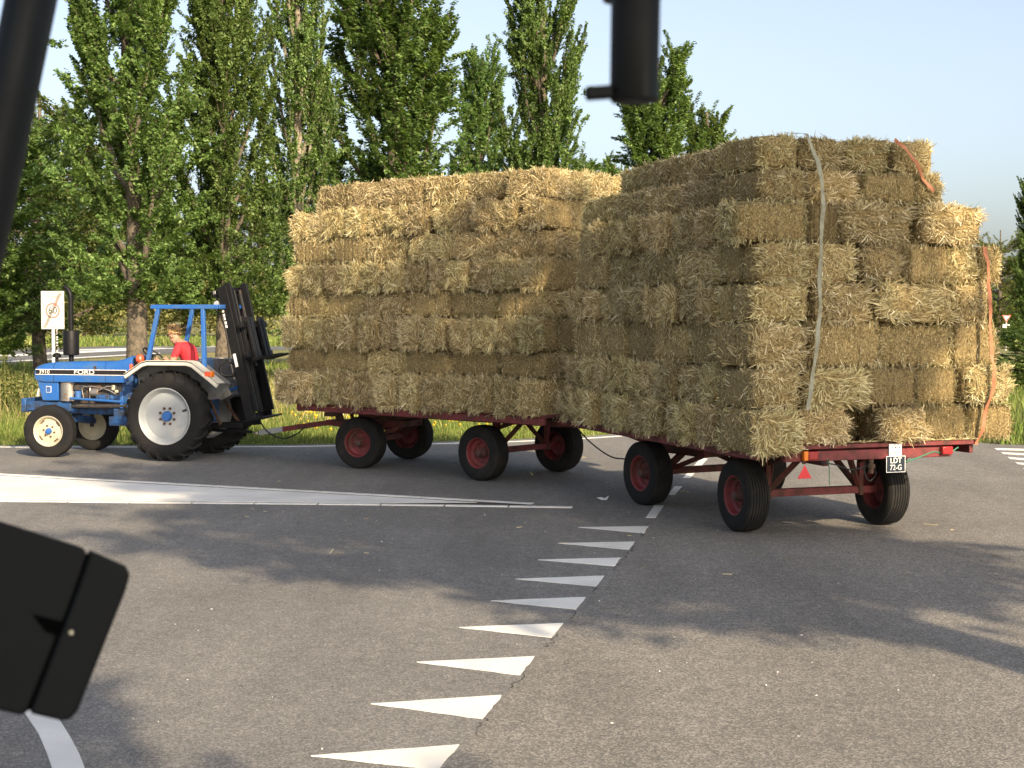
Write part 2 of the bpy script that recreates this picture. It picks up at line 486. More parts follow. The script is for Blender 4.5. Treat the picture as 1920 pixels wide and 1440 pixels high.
# tarred crack along the seam between the two surfaces
rc = random.Random(3)
for i in range(2, len(SEAM) - 3):
    a, b = SEAM[i], SEAM[i + 1]
    t0 = rc.uniform(0, .35); t1 = t0 + rc.uniform(.3, .6)      # the seam opens only here and there
    a, b = a.lerp(b, t0), a.lerp(b, t1)
    n = 12
    pts_l, pts_r = [], []
    d = (b - a).normalized(); nn = Vector((-d.y, d.x, 0))
    for k in range(n + 1):
        p = a.lerp(b, k / n) + nn * rc.gauss(0, .012)
        w = abs(rc.gauss(.0, .0045)) + .0008
        pts_l.append(p + nn * w); pts_r.append(p - nn * w)
    sheet('seam_crack', [(p.x, p.y) for p in pts_l + pts_r[::-1]], 0.003, MT['joint'], road)

TEETH = [((583, 1418), (861, 1397), (822, 1444)), ((695, 1320), (940, 1304), (905, 1348)), ((781, 1242), (1002, 1231), (975, 1266)),
         ((861, 1177), (1056, 1169), (1034, 1196)), ((920, 1127), (1098, 1120), (1080, 1143)), ((967, 1086), (1133, 1080), (1118, 1100)),
         ((1009, 1050), (1164, 1046), (1152, 1062)), ((1046, 1019), (1190, 1016), (1179, 1031)), ((1084, 989), (1216, 987), (1207, 1000))]
for t in TEETH:
    pts = []
    P = [G(*q) for q in t]
    for i in range(3):     # slightly ragged painted edge
        a, b = P[i], P[(i + 1) % 3]
        for k in range(7):
            q = a.lerp(b, k / 7)
            j = 0.0 if k == 0 else .004
            pts.append((q.x + rc.gauss(0, j), q.y + rc.gauss(0, j)))
    solid_sheet('give_way_triangle', pts, 0.0, 0.005, MT['paint'], road)
for q in [((1211, 971), (1229, 971), (1245, 948), (1227, 948)), ((1252, 928), (1265, 928), (1279, 912), (1265, 912)), ((1281, 896), (1294, 896), (1327, 860), (1313, 860)), ((1325, 851), (1336, 851), (1346, 844), (1335, 844))]:
    solid_sheet('lane_dash', [tuple(G(*p)[:2]) for p in q], 0.0, 0.005, MT['paint'], road)
# edge line along the verge
EL_PX = [(-700, 838.5), (-300, 838.5), (0, 838.2), (300, 838.2), (560, 837.2), (814, 832.3), (962, 828), (1094, 822.3), (1207, 814.5), (1300, 806)]
EL = [G(x, y) for x, y in EL_PX]
for i in range(len(EL) - 1):
    a, b = EL[i], EL[i + 1]
    d = (b - a).normalized(); nn = Vector((-d.y, d.x, 0)) * .06
    solid_sheet('edge_line', [tuple((a - nn)[:2]), tuple((b - nn)[:2]), tuple((b + nn)[:2]), tuple((a + nn)[:2])], 0.0, 0.005, MT['paint'], road)
# painted traffic island: border strips in short lengths, dark joint, filled middle
def lerp2(a, b, t): return (a[0] + (b[0] - a[0]) * t, a[1] + (b[1] - a[1]) * t)
TOP = [(-420, 866.5), (0, 890), (700, 928.6), (1000, 945.4)]
BOT = [(-420, 932), (0, 939.8), (700, 946.6), (1075, 951.8)]
def border(line, npieces, wpx0, wpx1):
    pts = [G(*p) for p in line]
    L = [0]
    for i in range(len(pts) - 1): L.append(L[-1] + (pts[i + 1] - pts[i]).length)
    def pos(s):
        for i in range(len(pts) - 1):
            if s <= L[i + 1] or i == len(pts) - 2:
                d = (pts[i + 1] - pts[i]).normalized()
                return pts[i] + d * (s - L[i]), Vector((-d.y, d.x, 0))
    for k in range(npieces):
        s0 = L[-1] * k / npieces + .012; s1 = L[-1] * (k + 1) / npieces - .012
        a, n = pos(s0); b, n2 = pos(s1)
        w = .055
        solid_sheet('island_border', [tuple((a - n * w)[:2]), tuple((b - n2 * w)[:2]), tuple((b + n2 * w)[:2]), tuple((a + n * w)[:2])], 0.0, 0.012, MT['island'], road)
border(TOP, 17, 3, 3)
border(BOT, 13, 3, 3)
fill = [G(x, y + 2.9) for x, y in TOP[:3]] + [G(894, 942.8)] + [G(x, y - 2.7) for x, y in reversed(BOT[:3])]
solid_sheet('island_fill', [tuple(p[:2]) for p in fill], 0.0, 0.009, MT['island'], road)
jp = [G(x, y + 1.2) for x, y in TOP] + [G(x, y - 1.2) for x, y in reversed(BOT)]
sheet('island_joint', [tuple(p[:2]) for p in jp], 0.0035, MT['joint'], road)
# curved kerb line at the lower left, laid in two lengths
CL = [(-40, 1240), (10, 1290), (50, 1343), (72, 1376), (87, 1411), (97, 1440), (108, 1500)]
CR = [(40, 1258), (82, 1306), (115, 1357), (133, 1386), (148, 1414), (158, 1440), (172, 1500)]
def strip(i0, i1, t0, t1):
    l = [G(*p) for p in CL[i0:i1 + 1]]; r = [G(*p) for p in CR[i0:i1 + 1]]
    if t0: l[0] = l[0].lerp(l[1], t0); r[0] = r[0].lerp(r[1], t0)
    if t1: l[-1] = l[-1].lerp(l[-2], t1); r[-1] = r[-1].lerp(r[-2], t1)
    return [tuple(p[:2]) for p in l + r[::-1]]
solid_sheet('curved_edge_line', strip(0, 3, 0, .02), 0.0, 0.008, MT['island'], road)
solid_sheet('curved_edge_line', strip(3, 6, .02, 0), 0.0, 0.008, MT['island'], road)
# hatched stripes at the right
for (x0, y0, x1, y1) in [(1864, 840.5, 1960, 846), (1876, 848, 1960, 855.5), (1889, 857, 1960, 866), (1903, 866.5, 1980, 878), (1918, 878, 1990, 893), (1934, 891, 2010, 909)]:
    t = 3.0 + (y0 - 840) * .045
    solid_sheet('hatch_stripe', [tuple(G(x0, y0)[:2]), tuple(G(x1, y1 - 3)[:2]), tuple(G(x1, y1 + t - 3)[:2]), tuple(G(x0 + 5, y0 + t)[:2])], 0.0, 0.005, MT['paint'], side_road)

# bare soil strip beside the tarmac
edge_off = []
for i in range(len(EDGE)):
    a = EDGE[max(0, i - 1)]; b = EDGE[min(len(EDGE) - 1, i + 1)]
    d = (b - a).normalized(); edge_off.append(EDGE[i] + Vector((-d.y, d.x, 0)) * (.35 + .1 * math.sin(i * 2.3)))
soil = sheet('verge_soil', [tuple(p[:2]) for p in EDGE] + [tuple(p[:2]) for p in reversed(edge_off)], -0.012, MT['soil'])
tag(soil, kind='structure')

# far road behind the verge
far_road = sheet('far_road', [tuple(G(-900, 723)[:2]), tuple(G(0, 682)[:2]), tuple(G(300, 663)[:2]), tuple(G(620, 652)[:2]), tuple(G(1100, 640)[:2]), tuple(G(1100, 633)[:2]), tuple(G(560, 636)[:2]), tuple(G(220, 648)[:2]), tuple(G(0, 657)[:2]), tuple(G(-900, 690)[:2])], -0.02, MT['asphalt_far'])
tag(far_road, kind='structure')
for (a, b, c, d) in [((-300, 678), (130, 659), (130, 662), (-300, 682)), ((130, 659), (560, 639.5), (560, 641.5), (130, 662)), ((130, 655), (560, 644), (560, 645.5), (130, 657)), ((-300, 693.5), (300, 661), (300, 662.2), (-300, 695.5))]:
    solid_sheet('far_edge_line', [tuple(G(*p)[:2]) for p in (a, b, c, d)], -0.02, -0.012, MT['paint'], far_road)

# ------------------------------------------------------------------ grass
def blades(name, X, Y, z0, h, w, lean, mat, rng):
    n = len(X)
    az = rng.uniform(0, 2 * np.pi, n)
    la = np.abs(rng.normal(0, lean, n)); ld = rng.uniform(0, 2 * np.pi, n)
    base = np.stack([X, Y, np.full(n, z0)], 1)
    wv = np.stack([np.cos(az), np.sin(az), np.zeros(n)], 1) * (w / 2)[:, None]
    dirv = np.stack([np.cos(ld) * np.sin(la), np.sin(ld) * np.sin(la), np.cos(la)], 1)
    mid = base + dirv * (h * .55)[:, None]
    d2 = dirv + np.stack([np.cos(ld), np.sin(ld), np.zeros(n)], 1) * .35
    d2 /= np.linalg.norm(d2, axis=1)[:, None]
    tip = mid + d2 * (h * .45)[:, None]
    V = np.stack([base - wv, base + wv, mid + wv * .8, mid - wv * .8, tip], 1).reshape(-1, 3)
    o = np.arange(n)[:, None] * 5
    Fq = (o + np.array([[0, 1, 2, 3]])); Ft = (o + np.array([[3, 2, 4]]))
    ff = np.concatenate([Fq, Ft], 1).ravel()
    sizes = np.tile([4, 3], n)
    me = mesh_np(name, V, ff, sizes, mat)
    return link(name, me)

def edge_y(x): return np.interp(x, EX, EY)
rng = np.random.default_rng(5)
def scatter(n, x0, x1, off0, off1, power=1.0, clump=0.0):
    X = rng.uniform(x0, x1, n)
    D = off0 + (off1 - off0) * rng.uniform(0, 1, n) ** power
    Y = edge_y(X) + D
    if clump:
        f = np.sin(X * 1.7 + 1) * np.sin(Y * 1.1 + X * .6) + np.sin(X * .7 - Y * 2.3) * .7
        keep = f + rng.normal(0, .6, n) > -clump
        X, Y, D = X[keep], Y[keep], D[keep]
    return X, Y, D

X, Y, D = scatter(72000, -15, 6.5, .12, 12, 1.4)
g = blades('verge_grass', X, Y, -.03, rng.uniform(.06, .24, len(X)) * np.clip(.35 + D / 2.5, .35, 1.4), rng.uniform(.010, .022, len(X)), .35, MT['grass'], rng)
tag(g, 'green roadside grass along the far kerb line', 'grass', kind='stuff')
X, Y, D = scatter(46000, -17, 9, 4.5, 22, 1.0, .3)
g = blades('tall_dry_grass', X, Y, -.03, rng.uniform(.3, .85, len(X)) * np.clip((D - 3) / 4, .35, 1.0), rng.uniform(.012, .024, len(X)), .22, MT['dry_grass'], rng)
tag(g, 'tall dry yellow grass on the verge behind the tractor', 'grass', kind='stuff')
X, Y, D = scatter(16000, -25, 12, 18, 46, 1.0)
g = blades('meadow_grass', X, Y, -.03, rng.uniform(.15, .45, len(X)), rng.uniform(.03, .06, len(X)), .3, MT['grass'], rng)
tag(g, 'rough green meadow grass before the far road', 'grass', kind='stuff')
n = 24000
X = rng.uniform(-60, 40, n); Y = rng.uniform(118, 146, n)
g = blades('far_grass', X, Y, -.03, rng.uniform(.2, .7, n), rng.uniform(.10, .2, n), .3, MT['grass'], rng)
tag(g, 'green grass strip between far road and bushes', 'grass', kind='stuff')
n = 26000
X = rng.uniform(8.6, 30, n); Y = edge_y(X) + .1 + 45 * rng.uniform(0, 1, n) ** 1.6
g = blades('right_verge_grass', X, Y, -.03, rng.uniform(.15, .7, n), rng.uniform(.015, .05, n), .3, MT['grass'], rng)
tag(g, 'green grass bank right of the rear wagon', 'grass', kind='stuff')
# yellow wild flowers
n = 420
X = rng.uniform(-4.6, 3, n); Y = edge_y(X) + rng.uniform(1.0, 6, n)
mbf = MB()
for x, y in zip(X, Y):
    z = R.uniform(.15, .5); s = R.uniform(.018, .035)
    mbf.add([(x - s, y, z), (x, y - s, z + s * .3), (x + s, y, z), (x, y + s, z + s * .3), (x, y, z + s), (x, y, z - s)],
            [(0, 1, 4), (1, 2, 4), (2, 3, 4), (3, 0, 4), (1, 0, 5), (2, 1, 5), (3, 2, 5), (0, 3, 5)])
fo = mbf.build('yellow_flowers', MT['flower'], angle=0)
tag(fo, 'small yellow flower heads scattered in the verge grass', 'flowers', kind='stuff')

# ------------------------------------------------------------------ trees
def leaf_mesh(name, C, size, rng, mat, aspect=.62, upbias=.35, droop=.25, bias=None):
    n = len(C)
    nrm = rng.normal(0, 1, (n, 3)); nrm[:, 2] = np.abs(nrm[:, 2]) + upbias
    if bias is not None: nrm = nrm * .75 + bias
    nrm /= np.linalg.norm(nrm, axis=1)[:, None]
    t = rng.normal(0, 1, (n, 3)); t[:, 2] -= droop
    t -= nrm * np.sum(t * nrm, 1)[:, None]
    t /= np.linalg.norm(t, axis=1)[:, None] + 1e-9
    b = np.cross(nrm, t)
    s = size * rng.uniform(.6, 1.35, n)
    L = t * s[:, None]; W = b * (s * aspect * .5)[:, None]
    fold = nrm * (s * .12)[:, None]
    V = np.stack([C - L * .5, C + W + fold - L * .05, C + L * .5, C - W + fold - L * .05], 1).reshape(-1, 3)
    ff = np.arange(n * 4)
    return mesh_np(name, V, ff, np.full(n, 4), mat)

def tree_meshes(seed, H, base, rmax, n_leaf, leaf, style='fast', mat='leaf', bark='bark', sparse_top=True, n_limb=30):
    rg = np.random.default_rng(seed); rr = random.Random(seed)
    wood = MB()
    # trunk
    lean = Vector((rr.gauss(0, .012), rr.gauss(0, .012), 0))
    def trunk_pt(z): return Vector((lean.x * z + .10 * math.sin(z * .5 + seed), lean.y * z + .10 * math.cos(z * .43 + seed * 2), z))
    r0 = .022 * H + .04 if style == 'fast' else .026 * H
    zs = [-.3, .0, .25] + [H * .93 * k / 12 for k in range(1, 13)]
    def trad(z): return max(.015, r0 * (1 - .88 * z / H) * (1.35 if z < .1 else 1.0))
    wood.tube([trunk_pt(z) for z in zs], [trad(z) for z in zs], 9)
    prof = (lambda t: (1.0 if t < .3 else 1.0 - .42 * (t - .3) / .45) if t < .75 else .58 * (1 - ((t - .75) / .25) ** 2) ** .5 + .05) if style == 'fast' else \
           (lambda t: max(.12, math.sin(math.pi * min(1, (t * .86 + .16))) ** .6))
    cl, wt = [], []
    ga = 2.399963
    for i in range(n_limb):
        f = (i + rr.random()) / n_limb
        z0 = base * .85 + (H * (.8 if style == 'fast' else .78) - base * .85) * f
        a = i * ga + rr.gauss(0, .35)
        reach = H * (.30 if style == 'fast' else .20) * (1 - .45 * f) * rr.uniform(.7, 1.2)
        ztip = min(H * rr.uniform(.94, 1.03), z0 + reach)
        tt = min(1, max(0, (ztip - base) / (H - base)))
        rad = rmax * prof(tt) * rr.uniform(.62, 1.05)
        p0 = trunk_pt(z0)
        ctr = trunk_pt(min(ztip, H * .93))
        tip = Vector((ctr.x + math.cos(a) * rad, ctr.y + math.sin(a) * rad, ztip))
        k1 = .72 if style == 'fast' else .5
        mid = p0.lerp(tip, .5) + Vector((math.cos(a), math.sin(a), 0)) * rad * (.26 if style == 'fast' else .12) + Vector((0, 0, -.1 * reach))
        pts = []
        for k in range(7):
            t = k / 6
            q = p0 * (1 - t) ** 2 + mid * 2 * t * (1 - t) + tip * t * t
            pts.append(q + Vector((rr.gauss(0, .04), rr.gauss(0, .04), rr.gauss(0, .03))) * (1 if 0 < k < 6 else 0))
        rb = min(trad(z0) * .62, .02 + .012 * (tip - p0).length * 1.6)
        wood.tube(pts, [rb * (1 - .85 * k / 6) + .006 for k in range(7)], 6)
        nsub = 20 if style == 'fast' else 16
        for s in range(nsub):
            t = rr.uniform(.28, 1.0)
            q = pts[int(t * 6 * .999)].lerp(pts[min(6, int(t * 6 * .999) + 1)], (t * 6) % 1)
            sa = a + rr.gauss(0, 1.1)
            sl = rmax * rr.uniform(.22, .6) * (1.1 - .5 * t) * (.75 if style == 'fast' else 1)
            up = rr.uniform(.8, 2.1) if style == 'fast' else rr.uniform(-.1, .7)
            e = q + Vector((math.cos(sa) * sl, math.sin(sa) * sl, up * sl))
            wood.tube([q, q.lerp(e, .5) + Vector((0, 0, -.05 * sl)), e], [.016, .011, .005], 4)
            cl.append(tuple(q.lerp(e, .12)) + tuple(e + (e - q) * .12)); wt.append((e - q).length)
        for t in (3, 4, 5):
            cl.append(tuple(pts[t]) + tuple(pts[t + 1])); wt.append((pts[t + 1] - pts[t]).length)
    # fill: low skirt and inner leaves
    nfill = int(len(cl) * (.55 if style == 'fast' else .4))
    for _ in range(nfill):
        t = rr.random() ** 2.0 * .8
        z = base + (H - base) * t
        a = rr.uniform(0, 2 * math.pi); r = rmax * prof(t) * rr.uniform(.12, 1.0)
        c = trunk_pt(z) + Vector((math.cos(a) * r, math.sin(a) * r, 0))
        sl = rmax * rr.uniform(.16, .38); sa = a + rr.gauss(0, .8)
        e = c + Vector((math.cos(sa) * sl, math.sin(sa) * sl, sl * rr.uniform(-.1, .9)))
        cl.append(tuple(c) + tuple(e)); wt.append(sl)
    if style == 'fast':      # short sprays up the stem
        for z in np.arange(base * 1.05, H * .72, .22):
            for _ in range(3):
                a = rr.uniform(0, 2 * math.pi); d = rr.uniform(.25, .65)
                c = trunk_pt(z); e = c + Vector((math.cos(a) * d, math.sin(a) * d, d * rr.uniform(.3, 1.1)))
                cl.append(tuple(c.lerp(e, .4)) + tuple(e)); wt.append(d)
    cl = np.array(cl); wt = np.array(wt)
    sz = rg.uniform(.7, 1.3, len(cl)) * wt
    cnt = np.maximum(3, (sz / sz.sum() * n_leaf)).astype(int)
    idx = np.repeat(np.arange(len(cl)), cnt)
    tt = rg.uniform(0, 1, len(idx))[:, None]
    A, B = cl[idx, :3], cl[idx, 3:]
    crad = (leaf * rg.uniform(.75, 1.5, len(cl)) * (1.0 if style == 'fast' else 1.15))[idx] * (1.15 - .6 * tt[:, 0])
    off = rg.normal(0, 1, (len(idx), 3)); off /= np.linalg.norm(off, axis=1)[:, None]
    off *= (crad * rg.uniform(0, 1, len(idx)) ** .5)[:, None]
    C = A + (B - A) * tt + off
    C[:, 2] = np.maximum(C[:, 2], .25 if base < 1 else base * .62)
    bias = rg.normal(0, .55, (len(cl), 3)); bias[:, 2] = np.abs(bias[:, 2]) + .35
    lm = leaf_mesh('crown', C, leaf, rg, MT[mat], bias=bias[idx])
    wm = wood.mesh('trunk', MT[bark], 60)
    return wm, lm

FAST = [tree_meshes(101, 13.5, 2.5, 2.15, 112000, .118),
        tree_meshes(202, 13.0, 2.5, 2.0, 108000, .118),
        tree_meshes(303, 14.5, 2.3, 2.2, 122000, .118, n_limb=34),
        tree_meshes(404, 12.5, 2.2, 1.7, 82000, .118, n_limb=26),
        tree_meshes(505, 14.0, 2.3, 2.0, 76000, .118, bark='bark_pale', n_limb=22)]
ROUND = [tree_meshes(606, 11.0, 1.6, 3.9, 52000, .15, 'round', 'leaf_light', n_limb=26),
         tree_meshes(707, 9.0, 1.0, 3.3, 48000, .145, 'round', 'leaf', n_limb=24)]

def tree(name, ms, px, d, label, sc=(1, 1), rz=0.0, group=None, lean=(0, 0)):
    o = empty(name, ((px - 960) / F_PX * d, d, -.03), rz)
    o.scale = (sc[0], sc[0], sc[1])
    o.rotation_euler = (lean[0], lean[1], rz)
    link('trunk', ms[0], o); link('crown', ms[1], o)
    return tag(o, label, 'tree', group)

GT = 'tall upright trees lining the road'
tree('columnar_tree', FAST[0], 252, 41, 'tall forked green tree whose trunk stands left of the driver', (.92, 1.12), .6, GT)
tree('columnar_tree', FAST[1], 415, 43, 'upright leafy tree rising behind the lift mast', (.76, 1.02), 2.1, GT)
tree('columnar_tree', FAST[4], 575, 45, 'loose tree with pale bare limbs above the front end of the straw', (.68, 1.08), 1.2, GT, (0, -.04))
tree('columnar_tree', FAST[2], 742, 47, 'broadest dense tree rising behind the front wagon load', (1.18, 1.1), 4.0, GT)
tree('columnar_tree', FAST[3], 898, 72, 'slim tree set back between two denser ones', (.95, 1.22), .3, GT)
tree('columnar_tree', FAST[0], 1012, 54, 'tall narrow tree left of the hanging black cylinder', (.80, 1.2), 3.3, GT)
tree('columnar_tree', FAST[3], 1085, 56, 'low spreading tree at the gap between the two loads', (.95, .66), 2.0, GT)
tree('columnar_tree', FAST[1], 1222, 74, 'dark tree half hidden by the hanging black cylinder', (1.25, 1.20), 1.0, GT)
tree('columnar_tree', FAST[3], 1325, 80, 'short bushy tree just above the rear wagon load', (1.2, 1.10), 4.4, GT)
tree('columnar_tree', FAST[2], 1946, 66, 'dark slim tree cut by the right picture edge', (.50, .60), 2.6, GT)
tree('columnar_tree', FAST[3], 1150, 90, 'thin distant tree in the sky gap beside the cylinder', (.7, .95), 5.1, GT)
GR = 'broad trees of the wood behind'
tree('broad_tree', ROUND[0], 75, 62, 'pale green broad tree beside the dark window pillar', (1.05, 1.1), .4, GR)
tree('broad_tree', ROUND[1], -40, 52, 'dark broad tree at the left picture edge', (1.15, 1.15), 2.0, GR)
tree('broad_tree', ROUND[0], 488, 160, 'rounded pale tree seen between two upright trees', (1.7, 1.62), 3.0, GR)
tree('broad_tree', ROUND[1], 170, 165, 'dark rounded tree behind the forked tree', (2.5, 2.1), 1.0, GR)
tree('broad_tree', ROUND[1], 345, 168, 'dark rounded tree filling the gap above the driver', (2.3, 1.75), 4.0, GR)
tree('broad_tree', ROUND[1], 640, 70, 'dark rounded tree low behind the front straw load', (1.2, 1.05), 5.0, GR)
tree('broad_tree', ROUND[1], 850, 75, 'dark rounded tree low behind the broadest upright tree', (1.3, 1.05), 2.5, GR)
tree('broad_tree', ROUND[1], 1010, 80, 'dark rounded tree low behind the front wagon back end', (1.2, 1.0), .9, GR)
tree('broad_tree', ROUND[0], 1872, 130, 'far sunlit rounded tree right of the rear load', (.9, .93), 1.9, GR)
tree('broad_tree', ROUND[1], 1935, 48, 'dark low bush under the right edge tree', (.45, .26), 3.9, GR)
# unseen trees: the first inferred from its shade on the road, the second added
def shade_tree(ms, u, v, sc, label, rz):
    x = u * .903 - v * .43; y = u * .43 + v * .903
    o = empty('unseen_shade_tree', (x, y, -.03), rz); o.scale = (sc[0], sc[0], sc[1])
    link('trunk', ms[0], o); link('crown', ms[1], o)
    return tag(o, label, 'tree', 'trees behind the viewpoint')
SHADE = tree_meshes(808, 17.2, 8.3, 3.7, 34000, .27, 'round', 'leaf', n_limb=34)
SHADE2 = tree_meshes(909, 11.5, 5.0, 3.6, 28000, .27, 'round', 'leaf', n_limb=26)
shade_tree(SHADE, 7.8, -5.0, (1.04, 1.02), 'roadside tree whose shade crosses the road and the rear wagon', .5)
shade_tree(SHADE2, -1.2, -9.8, (1.08, 1), 'unseen tree added to shade the lower left corner of the road', 1.5)  # added tree standing in for the viewing vehicle's own cab shadow

# bushes behind the far road: one unbroken mass
n_cl = 420
rg = np.random.default_rng(77)
cx = rg.uniform(-64, 8, n_cl); cy = rg.uniform(146, 156, n_cl)
hh = 6.0 + 1.0 * np.sin(cx * .31) + 1.1 * np.sin(cx * .83 + 1) + rg.uniform(-.6, 1.2, n_cl)
cz = hh * rg.uniform(.12, 1.0, n_cl) ** .8
cnt = 130
idx = np.repeat(np.arange(n_cl), cnt)
C = np.stack([cx, cy, cz], 1)[idx] + rg.normal(0, 1, (n_cl * cnt, 3)) * np.array([.75, .75, .85])
C[:, 2] = np.maximum(C[:, 2], .1)
bo = link('bushes', leaf_mesh('bushes', C, .42, rg, MT['leaf_willow'], aspect=.45))
tag(bo, 'pale willow bushes massed behind the far road', 'bushes', kind='stuff')
rg = np.random.default_rng(78)
n_cl = 700
cx = rg.uniform(20, 110, n_cl); cy = rg.uniform(150, 165, n_cl); cz = rg.uniform(.03, 1, n_cl) * (7.0 + 1.6 * np.sin(cx * .21) + 1.1 * np.sin(cx * .57 + 2))
idx = np.repeat(np.arange(n_cl), 60)
C = np.stack([cx, cy, cz], 1)[idx] + rg.normal(0, 1, (n_cl * 60, 3)) * .75
C[:, 2] = np.maximum(C[:, 2], .1)
bo = link('right_bushes', leaf_mesh('right_bushes', C, .5, rg, MT['leaf']))
tag(bo, 'dark hedge far behind the rear wagon at right', 'bushes', kind='stuff')

# tall leafy weeds at the left edge
def weed(px, d, h, label, seed):
    rg = np.random.default_rng(seed)
    o = empty('weed_plant', ((px - 960) / F_PX * d, d, -.03))
    st = MB(); pts = []
    for k in range(7):
        a = rg.uniform(0, 6.28); hh = h * rg.uniform(.6, 1.0); r = rg.uniform(.03, .16)
        tip = Vector((math.cos(a) * r * 1.6, math.sin(a) * r * 1.6, hh))
        st.tube([(0, 0, 0), (math.cos(a) * r, math.sin(a) * r, hh * .5), tip], [.010, .008, .003], 5)
        for q in range(46):
            t = .15 + .85 * rg.uniform()
            pts.append((math.cos(a) * r * 1.6 * t + rg.normal(0, .07), math.sin(a) * r * 1.6 * t + rg.normal(0, .07), hh * t))
    st.build('stem', MT['grass'], o)
    link('foliage', leaf_mesh('weed_foliage', np.array(pts), .11, rg, MT['leaf_light'], aspect=.4), o)
    tag(o, label, 'weed', 'tall weeds on the verge')
weed(8, 36, 1.65, 'tallest leafy weed at the left picture edge', 1)
weed(28, 37, 1.25, 'leafy weed just left of the tractor nose', 2)
weed(48, 39, .95, 'short weed behind the tractor nose', 3)

# ------------------------------------------------------------------ wagon wheels
def tyre_profile(Rt, W, Rr, ribs=6, groove=.02):
    h = W / 2
    p = [(-h * .70, Rr), (-h * .86, Rr + .012), (-h * .97, Rr + (Rt - Rr) * .40), (-h, Rr + (Rt - Rr) * .58), (-h * .95, Rt - .045), (-h * .84, Rt - .018)]
    ys = np.linspace(-h * .78, h * .78, ribs * 2 + 1)
    gw = h * 1.56 / ribs * .13
    for k in range(ribs):
        c0 = -h * .80 + h * 1.60 * k / ribs; c1 = -h * .80 + h * 1.60 * (k + 1) / ribs
        crown = lambda y: Rt - .014 * (y / h) ** 2
        a, b = c0 + gw, c1 - gw
        p += [(a, crown(a)), (b, crown(b))]
        if k < ribs - 1: p += [(c1 - gw * .55, Rt - groove), (c1 + gw * .55, Rt - groove)]
    p += [(h * .84, Rt - .018), (h * .95, Rt - .045), (h, Rr + (Rt - Rr) * .58), (h * .97, Rr + (Rt - Rr) * .40), (h * .86, Rr + .012), (h * .70, Rr)]
    return p

def side_rings(mb, h, Rr, Rt, side):
    pass

W_R = .405
mb = MB().lathe(tyre_profile(W_R, .285, .215, 7, .02), 56, closed=True)
ME_TYRE = mb.mesh('tyre', MT['tyre_dusty'], 28)
mb = MB().lathe([(.10, .213), (.118, .228), (.124, .224), (.112, .205), (.075, .196), (.055, .188), (.035, .150), (.012, .140), (.004, .085), (.03, .078), (.03, .0)], 44)
mb.lathe([(.028, .0), (-.03, .08), (-.02, .14), (.02, .18), (-.09, .196), (-.118, .226), (-.124, .222), (-.105, .213)], 44)
ME_RIM = mb.mesh('rim', MT['red'], 32)
mb = MB().lathe([(.005, .078), (.055, .072), (.075, .055), (.118, .05), (.126, .035), (.128, 0)], 20)
ME_HUB = mb.mesh('hub', MT['hub_grease'], 40)
mb = MB().lathe([(-.012, .0), (-.012, .012), (.012, .012), (.012, .0)], 6)
ME_NUT = mb.mesh('wheel_nut', MT['rust'], 20)

def wagon_wheel(parent, x, y, rz, spin):
    w = empty('wheel', (x, y, W_R), rz, parent)
    o = link('tyre', ME_TYRE, w, rot=(0, spin, 0))
    f = 0 if y > 0 else math.pi
    link('rim', ME_RIM, w, rot=(0, spin, f)); link('hub', ME_HUB, w, rot=(0, 0, f))
    for k in range(5):
        a = spin + 2 * math.pi * k / 5
        s = 1 if y > 0 else -1
        link('wheel_nut', ME_NUT, w, (.112 * math.cos(a), s * .014, .112 * math.sin(a)))
    return w

def curve_tube(mb, pts, r, seg=6, n=14):
    """smooth tube through control points"""
    P = [Vector(p) for p in pts]
    P = [P[0] * 2 - P[1]] + P + [P[-1] * 2 - P[-2]]
    out = []
    for i in range(1, len(P) - 2):
        for k in range(n):
            t = k / n
            a, b, c, d = P[i - 1], P[i], P[i + 1], P[i + 2]
            out.append(.5 * ((2 * b) + (c - a) * t + (2 * a - 5 * b + 4 * c - d) * t * t + (3 * b - a - 3 * c + d) * t ** 3))
    out.append(P[-2])
    return mb.tube(out, r, seg)

